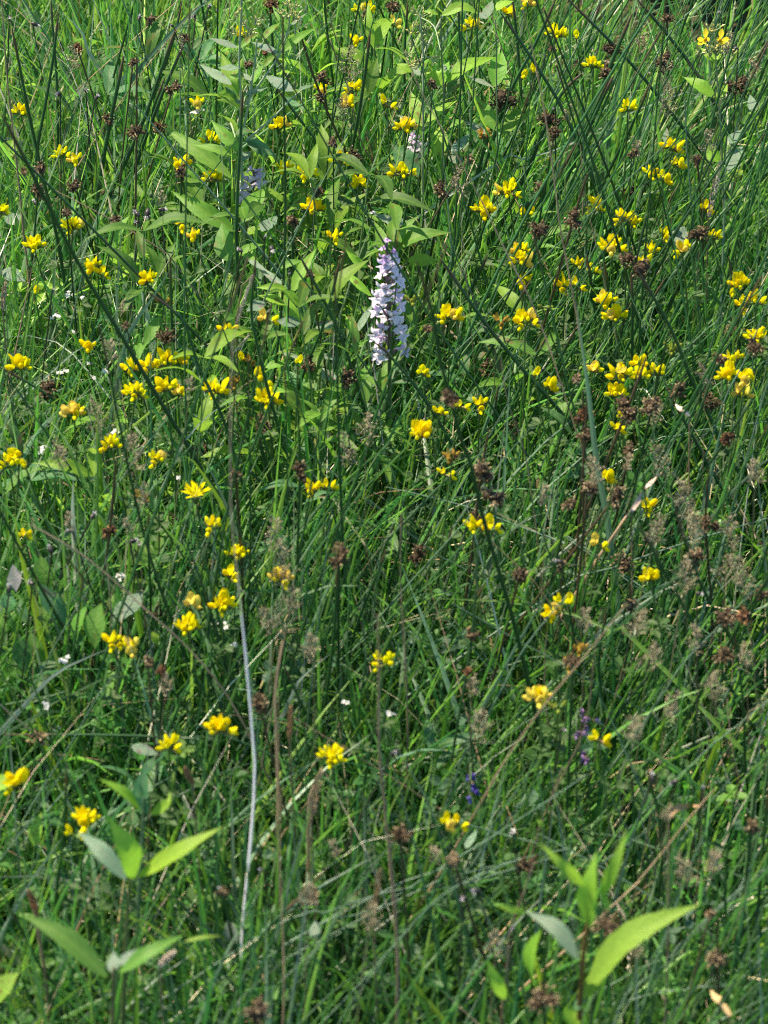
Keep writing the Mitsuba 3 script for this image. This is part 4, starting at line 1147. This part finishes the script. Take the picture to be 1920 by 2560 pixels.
# ---------------------------------------------------------------- gone-over hawkbits: dark bracts with a tuft of white down
for tile, text in {'1': '140,100,44 40,70,34 600,85,40 260,405,54 370,390,40 410,430,38 160,885,44 605,960,36 690,905,44 640,905,60 600,930,52 1045,1085,40 1170,1065,52 1140,1035,30 845,65,34 900,35,36 865,200,26 750,115,26 940,45,30', '2': '1455,55,28 1225,70,26 1530,210,24 740,470,24 700,240,20', '3': '225,150,22 1250,60,22', '5': '395,30,50 315,85,36 560,130,50 225,175,52 140,310,56 40,345,50 600,130,30', '6': '770,215,44 1350,350,38 30,1050,44 765,940,34', '8': '1155,65,66 1265,55,52 1375,95,32 415,535,60 290,425,60 335,550,36 560,700,40 555,272,24', '7': '1140,440,30 965,525,34'}.items():
    for x, y, size, _ in nums(text):
        p = px(tile, x, y); C = place(p, rng.uniform(0.28, 0.36)); size = size * S / 2560 * depth_scale(C)
        key = numbered('downy_hawkbit')
        foot = C + np.array([rng.normal(0.0, 0.05), rng.normal(0.02, 0.04), 0]); foot[2] = -0.012
        path = smooth_path(np.array([foot, foot * 0.45 + C * 0.55 + np.r_[rng.normal(0, 0.012, 2), 0], C]), 12)
        add(key, 'stem', tube(path, 0.0008, np.array((0.045, 0.045, 0.03)) * rng.uniform(0.7, 1.5), 5), 'stem_material', True)
        up = unit(path[-1] - path[-2] + rng.normal(0, 0.15, 3)); M = frame(C, up, (0.1, 1, 0.1))
        h = size * 0.5
        a = np.linspace(0, 1, 7)
        hd = add(key, 'seed_head', tube(np.array([C + up * h * q for q in a * 1.3 - 0.2]), h * 0.45 * np.sin(np.pi * (0.12 + 0.7 * a)), (0.03, 0.026, 0.024), 8), 'stem_material', True)
        N = 46; az = rng.uniform(0, 6.3, N); el = np.abs(rng.normal(0, 0.55, N))
        D = np.stack([np.cos(el), np.sin(el) * np.cos(az), np.sin(el) * np.sin(az)], 1) @ M[:3, :3].T
        O = C + up * h * 0.85; ln = h * rng.uniform(0.35, 1.0, N)
        add(hd, 'down', spindles(O + D * (ln / 2)[:, None], D, ln / 2, 0.00028, np.array((0.62, 0.58, 0.60)) * rng.uniform(0.7, 1.1, (N, 1)), 3), 'dry_material')
        todo.append((key, 'downy_hawkbit', 'seed head', p, C - foot))

# ---------------------------------------------------------------- flowering grasses: a hair-thin branched plume on a stalk
PLUMES = {'1': '1510,290,150 310,260,100 1480,480,100 780,190,60 700,860,60', '2': '1100,190,140 1215,340,120 800,490,70 1230,450,130 320,800,110 1400,620,90 1590,300,90 1490,200,90 1090,640,80', '3': '420,720,150 580,870,150 250,870,110 480,420,90 1500,850,130 1580,760,130 820,560,60 530,230,60 620,1040,90', '4': '900,950,130 1200,900,140 1290,1060,140 1380,520,90 1050,900,70 700,1040,90 1180,700,90 1600,950,110', '5': '1230,250,150 1250,450,200 1350,600,120 720,750,90 550,60,60 1190,120,130 300,50,80 1150,480,110', '6': '1180,90,130 1330,80,140 1500,110,140 1300,300,160 1550,300,150 1100,500,150 1150,640,130 1480,260,130 420,930,130 1240,850,120 1080,950,130 1340,560,110 1420,760,120 870,480,110 1560,640,110 380,760,90', '8': '1300,460,150 1420,420,120 1230,200,80 220,380,80 480,760,100 1080,800,90', '7': '1600,660,130 1330,560,100 1440,360,80'}
PL = np.array([(0.25, 0.215, 0.12), (0.34, 0.30, 0.18), (0.17, 0.14, 0.075), (0.42, 0.38, 0.25)])
for tile, text in PLUMES.items():
    for x, y, size, _ in nums(text):
        p = px(tile, x, y); C = place(p, rng.uniform(0.32, 0.40)); R = size * S / 2560 / 2 * depth_scale(C) * 1.15
        key = numbered('grass_plume')
        foot = C + np.array([rng.normal(0, 0.05), rng.normal(0.02, 0.04), 0]); foot[2] = -0.012
        axis = unit(C - foot); A, Z = C - axis * R, C + axis * R * 1.25
        add(key, 'stem', tube(smooth_path(np.array([foot, (foot + A) / 2 + np.r_[rng.normal(0, 0.008, 2), 0], A, Z]), 14), np.linspace(0.0007, 0.0002, 14), np.array((0.16, 0.14, 0.08)) * rng.uniform(0.8, 1.3), 4), 'dry_material', True)
        parts = []; nb = int(np.clip(size / 5, 12, 26))
        for k in range(nb):
            s = k / nb; O = A + (Z - A) * s; az = rng.uniform(0, 6.3)
            d = unit(np.array([math.cos(az), math.sin(az), 0.7])); ln = R * (1.05 - 0.75 * s) * rng.uniform(0.6, 1.1)
            E = O + d * ln
            parts.append(tube(np.array([O, O + d * ln * 0.5 + [0, 0, ln * 0.05], E]), 0.00016, (0.24, 0.21, 0.12), 3))
            m = int(rng.integers(5, 10)); q = rng.uniform(0.35, 1.0, m)
            X = O + d * (ln * q)[:, None] + rng.normal(0, R * 0.10, (m, 3))
            parts.append(spindles(X, d + rng.normal(0, 0.5, (m, 3)), rng.uniform(0.0011, 0.0020, m), 0.00055, PL[rng.integers(0, 4, m)], 3))
        add(key, 'plume', join(parts), 'dry_material')
        todo.append((key, 'grass_plume', 'grass plume', p, C - foot))

# dense narrow spikes and curled dead scraps
def spike(label, tile, a, b, w, c):
    key = thing('grass_spike', label, 'grass spike')
    A, B = place(px(tile, *a), 0.30), place(px(tile, *b), 0.30 + abs(a[1] - b[1]) * TILE[tile][2] * ZK)
    foot = A + np.array([0.01, 0.01, 0]); foot[2] = -0.012
    add(key, 'stem', tube(smooth_path(np.array([foot, A, B]), 14), 0.0008, (0.22, 0.17, 0.09), 5), 'dry_material', True)
    n = 150; s = rng.uniform(0, 1, n); d = unit(rng.normal(0, 1, (n, 3))); r = w * TILE[tile][2] / 2560 / 2 * np.sin(np.pi * (0.12 + 0.8 * s)) ** 0.7
    X = A + (B - A) * s[:, None] + d * (r * 0.7)[:, None]
    add(key, 'ear', spindles(X, unit(B - A) + 0.45 * d, rng.uniform(0.0016, 0.0028, n), 0.0006, np.array(c) * rng.uniform(0.7, 1.3, (n, 1)), 4), 'dry_material')
spike('pale beige furry grass spike near the upper corner, close to yellow trefoils', '2', (1402, 935), (1455, 700), 44, (0.52, 0.44, 0.34))
spike('tan upright grass spike, short and slender, in the lower middle', '5', (1250, 985), (1256, 845), 30, (0.42, 0.25, 0.12))
spike('feathery top of the white straw with small pale husks', '3', (1020, 290), (1090, 85), 14, (0.55, 0.48, 0.38))
spike('short pale husk spray on the side of the white straw', '3', (1012, 415), (1075, 345), 12, (0.55, 0.48, 0.38))
spike('small tan ear at the picture edge beside the white flowers', '3', (10, 225), (22, 120), 30, (0.5, 0.38, 0.25))
spike('rusty tan ear above the drooping leaved plant', '7', (165, 640), (125, 530), 30, (0.36, 0.17, 0.08))
spike('beige drooping ear under a big yellow trefoil', '7', (1345, 220), (1390, 10), 34, (0.42, 0.30, 0.18))
spike('dull brown ear beside the teal shoot', '7', (832, 70), (800, 0), 30, (0.32, 0.18, 0.09))
spike('whitish husk lying by the drooping leaved plant', '7', (690, 855), (750, 795), 34, (0.62, 0.52, 0.40))
spike('tan ear standing at the lower edge', '7', (1615, 640), (1645, 440), 22, (0.36, 0.24, 0.12))
def curl(label, tile, pts, w, c, z=0.3):
    key = thing('curled_blade', label, 'dead leaf')
    P = smooth_path(np.array([place(px(tile, *q), z + 0.006 * math.sin(i * 2.1)) for i, q in enumerate(pts)]), 18)
    foot = P[0] + np.array([0.004, 0.01, 0]); foot[2] = -0.01
    add(key, 'stem', tube(smooth_path(np.array([foot, (foot + P[0]) / 2 + [0.004, 0, 0], P[0]]), 8), 0.0007, (0.2, 0.16, 0.09), 4), 'dry_material', True)
    s = np.linspace(0, 1, 18); t = unit(np.gradient(P, axis=0))
    side = unit(np.cross(t, np.stack([np.sin(4 * s), -0.6 + 0 * s, np.cos(4 * s)], 1)))
    v, f, cc = ribbon(P, side, w * TILE[tile][2] / 2560 / 2 * (np.sin(np.pi * (0.06 + 0.88 * s)) ** 0.5 + 0.1), 0.5, np.array(c) * (1 + rng.normal(0, 0.08, (18, 1))))
    add(key, 'leaf', (v, f, cc), 'dry_material', True)
curl('pale curled dead blade with a pinkish sheen beside the thick blue-green stem', '4', [(1070, 1106), (1110, 1030), (1150, 975), (1195, 938)], 26, (0.44, 0.34, 0.27), 0.33)
curl('tan hooked dead blade on a slanting straw near the lower right-hand edge', '8', [(1230, 215), (1260, 175), (1330, 160), (1395, 165)], 26, (0.42, 0.26, 0.13), 0.33)
curl('pale twisted husk caught between seed clusters by the edge', '4', [(1320, 690), (1290, 665), (1265, 640)], 22, (0.55, 0.45, 0.35), 0.36)
curl('yellowing strap of a dead leaf at the bottom edge', '8', [(1495, 1070), (1450, 1010), (1420, 960)], 26, (0.5, 0.36, 0.16), 0.30)
curl('withered pale flower remains on a stalk beside an orange-yellow head near the top', '1', [(820, 490), (850, 482), (885, 470)], 20, (0.6, 0.55, 0.45), 0.30)

# further leafy shoots, half sunk in the grass, each with its own leaves
shoots = []
for k in range(92):
    u, v = (rng.uniform(330, 1150), rng.uniform(80, 1000)) if k >= 74 else (rng.uniform(0, 1500), rng.uniform(120, 1250)) if k < 50 else (rng.uniform(0, 1920), rng.uniform(900, 2540)) if k < 66 else (rng.uniform(0, 500), rng.uniform(1200, 2000))
    zt = rng.uniform(0.17, 0.25) if k < 50 else rng.uniform(0.26, 0.36) if k >= 74 else rng.uniform(0.12, 0.18); C = place(np.array([u, v]), zt)
    key = numbered('leafy_shoot')
    foot = np.array([C[0] + rng.normal(0, 0.03), C[1] + rng.normal(0, 0.03), -0.012])
    path = smooth_path(np.array([foot, (foot + C) / 2 + np.r_[rng.normal(0, 0.01, 2), 0], C]), 12)
    add(key, 'stem', tube(path, np.linspace(0.0017, 0.0009, 12), (0.14, 0.25, 0.08), 6), 'stem_material', True)
    az0 = rng.uniform(0, 6.3); tone = np.array(LEAF[rng.choice(list('ggyk' if k >= 74 else 'ggyktd' if k < 50 else 'ktdd'))]) * rng.uniform(0.8, 1.2) * (0.68 if k >= 74 else 1)
    for q in range(int(rng.integers(5, 10)) + (5 if k >= 74 else 0)):
        O = path[int(rng.uniform(4, 11.9))] if q > 1 else path[11]; az = az0 + q * 1.75 + rng.normal(0, 0.3)
        L = rng.uniform(0.035, 0.068) * (1.15 if k >= 74 else 1); el = rng.uniform(-0.1, 0.9)
        d = np.array([math.cos(az) * math.cos(el), math.sin(az) * math.cos(el), math.sin(el)])
        n = unit(np.array([0, 0, 1]) - d * d[2] + rng.normal(0, 0.2, 3))
        add(key, 'leaf', leaf_piece(np.array([O, O + d * L * 0.5 + n * L * 0.08, O + d * L - [0, 0, L * 0.12]]), n, L * rng.uniform(0.17, 0.29), tone * rng.uniform(0.9, 1.1), 0.42, 0.22, 0.03, 0.3, worn=rng.uniform(0.1, 1) if rng.random() < 0.35 else 0), 'leaf_material', True)
    todo.append((key, 'leafy_shoot', 'leafy plant', np.array([u, v]), np.array([0, -1.0])))

# added bush whose dark leaf colour stands in for shade in the far corner
key = thing('dark_bush', 'dark leafy bush in shade filling the far upper corner behind the rushes', 'bush')
root = np.array([0.46, 1.62, -0.02])
for k in range(9):
    e = root + np.array([rng.normal(0, 0.14), rng.normal(0.05, 0.1), rng.uniform(0.35, 0.75)])
    add(key, 'branch', tube(smooth_path(np.array([root + rng.normal(0, 0.02, 3) * [1, 1, 0], (root + e) / 2 + rng.normal(0, 0.04, 3), e]), 10), np.linspace(0.006, 0.002, 10), (0.09, 0.06, 0.03), 6), 'stem_material', True)
parts = []
for k in range(900):
    d = unit(rng.normal(0, 1, 3)); O = root + np.array([0.0, 0.05, 0.42]) + d * np.array([0.28, 0.20, 0.36]) * rng.uniform(0.45, 1.0)
    if O[2] < 0.03: continue
    az = rng.uniform(0, 6.3); L = rng.uniform(0.03, 0.055); t = np.array([math.cos(az), math.sin(az), rng.uniform(-0.5, 0.3)])
    n = unit(np.array([rng.normal(0, 0.35), rng.normal(-0.2, 0.35), 1])); n = unit(n - t * (n @ t) / (t @ t))
    parts.append(leaf_piece(np.array([O, O + t * L * 0.5 + n * 0.003, O + t * L]), n, L * 0.5, np.array((0.045, 0.125, 0.03)) * rng.uniform(0.7, 1.3), 0.45, 0.2, 0, 0.2, 6))
fk = add(key, 'foliage', join(parts), 'leaf_material')
labels[fk] = {'kind': 'stuff'}
# ---------------------------------------------------------------- labels: by look, then by what they stand beside
MARKS = [('the lilac orchid spike', (968, 750)), ('the fading pink orchid', (635, 470)), ('the tall branching plant', (610, 190)), ('the pale yellow star flowers', (1780, 110)),
         ('the wide round leaf', (1245, 170)), ('the white straw', (580, 1250)), ('the rayed dandelion-like flower', (490, 1240)), ('the upright bright blade', (252, 1100)),
         ('the broad dock leaves', (110, 1520)), ('the violet pea flower', (1465, 1790)), ('the deep blue flower', (1180, 1965)), ('the red-stemmed leafy plant', (1480, 2330)),
         ('the chalky white leaf', (290, 2120)), ('the drooping leaved plant', (285, 2400)), ('the thick blue-green stem', (1490, 1150)), ('the furry beige spike', (1785, 470)),
         ('the pale curled blade', (1610, 1240)), ('the arched green blade', (1330, 1530)), ('the willow-leaved plant', (740, 760)), ('the far bud sprays', (1040, 90)),
         ('the largest white tuft', (190, 735)), ('the high downy heads', (190, 230)), ('the crossing pale straws', (370, 110)), ('the mid rush edge', (1850, 1500)),
         ('the tan upright spike', (727, 1850)), ('the stiff brown stalk', (945, 1750)), ('the long slanting rush', (60, 420)), ('the leaning reddish stalk', (1360, 2090))]
UNITS = 'first second third fourth fifth sixth seventh eighth ninth tenth eleventh twelfth thirteenth fourteenth fifteenth sixteenth seventeenth eighteenth nineteenth twentieth'.split()
ORD = UNITS + ['twenty-' + q for q in UNITS[:9]] + ['thirtieth'] + ['thirty-' + q for q in UNITS[:9]]
def way(d):
    a = (math.degrees(math.atan2(-d[1], d[0])) + 360) % 360
    return ['rightward of', 'up rightward of', 'above', 'up leftward of', 'leftward of', 'down leftward of', 'below', 'down rightward of'][int((a + 22.5) // 45) % 8]
COUNTS = {1: 'single yellow trefoil floret', 2: 'small yellow trefoil head', 3: 'small yellow trefoil head', 4: 'loose yellow trefoil head', 5: 'yellow trefoil head', 7: 'full yellow trefoil head', 8: 'crowded yellow trefoil head'}
TONES = {'': '', 'o': 'orange-tinged ', 'p': 'paling ', 'w': 'withering orange-brown ', 'g': 'greenish unopened '}
by = {}
def remember(kind, key, look, cat, p, group=None):
    m = min(MARKS, key=lambda q: np.hypot(*(np.array(q[1]) - p)))
    d = np.asarray(p) - np.array(m[1])
    by.setdefault((look, m[0], way(d)), []).append((np.hypot(*d), key, cat, group))
for p, size, tone, key, n in heads:
    remember('t', key, TONES[tone] + (COUNTS[n] if tone not in 'wg' or not tone else COUNTS[n].replace('yellow ', '')), 'flower', p, 'yellow trefoil flowers in the meadow')
LOOK = {'leafy_shoot': 'leafy green shoot', 'slim_rush': 'slim bare rush', 'rush': 'dark green rush stem', 'pale_rush': 'pale grey-green rush stem', 'brown_stalk': 'thin brown stalk', 'straw': 'tan dry straw', 'white_straw': 'long whitish straw',
        'sedge': 'broad green blade', 'bright_sedge': 'bright yellow-green blade', 'blue_sedge': 'broad blue-green blade', 'pale_sedge': 'pale shining blade',
        'white_bedstraw': 'tiny white flower tuft', 'downy_hawkbit': 'dark seed head with white down', 'grass_plume': 'hazy brown grass plume'}
GROUP = {'leafy_shoot': 'leafy shoots in the grass', 'slim_rush': 'slim bare rushes deep in the sward', 'rush': 'dark rush stems crossing the meadow', 'pale_rush': 'pale rush stems', 'brown_stalk': 'thin brown stalks', 'straw': 'tan straws', 'sedge': 'broad green blades', 'bright_sedge': 'bright yellow-green blades',
         'blue_sedge': 'blue-green blades', 'pale_sedge': 'pale shining blades', 'white_bedstraw': 'tiny white flowers', 'downy_hawkbit': 'downy seed heads', 'grass_plume': 'hazy grass plumes'}
bearing = {q[3]: (q[1], q[2]) for q in clusters}
for key, name, cat, p, lean in todo:
    if name == 'seeding_rush' or (name in ('rush', 'pale_rush') and key in bearing):
        size, tone = bearing[key]
        look = ('big ' if size > 88 else 'small ' if size < 48 else '') + {'': 'dark brown', 'o': 'reddish brown', 't': 'light brown'}[tone] + (' rush seed cluster' if name == 'seeding_rush' else ' seed cluster on a long rush')
        if name != 'seeding_rush':
            p = [q[0] for q in clusters if q[3] == key][0]
        remember('c', key, look, 'rush', p, 'rushes with brown seed clusters')
        continue
    look = LOOK[name]
    if name in ('rush', 'pale_rush', 'brown_stalk', 'straw'):
        flatness = abs(lean[0]) / (abs(lean[1]) + 1)
        look += (' lying nearly level' if flatness > 1.4 else ' standing upright' if flatness < 0.2 else ' leaning rightward' if lean[0] > 0 else ' leaning leftward')
    remember('s', key, look, cat, p, GROUP.get(name))
for (look, mark, side), found in by.items():
    found.sort(key=lambda q: q[0])
    for i, (_, key, cat, group) in enumerate(found):
        labels[key] = {'label': f'{look}, {ORD[i]} {side} {mark}' if len(found) > 1 else f'{look} {side} {mark}', 'category': cat}
        if group:
            labels[key]['group'] = group

for key, d in labels.items():
    if 'category' in d and len(d['label'].split()) > 16:
        print(len(d['label'].split()), d['label'])
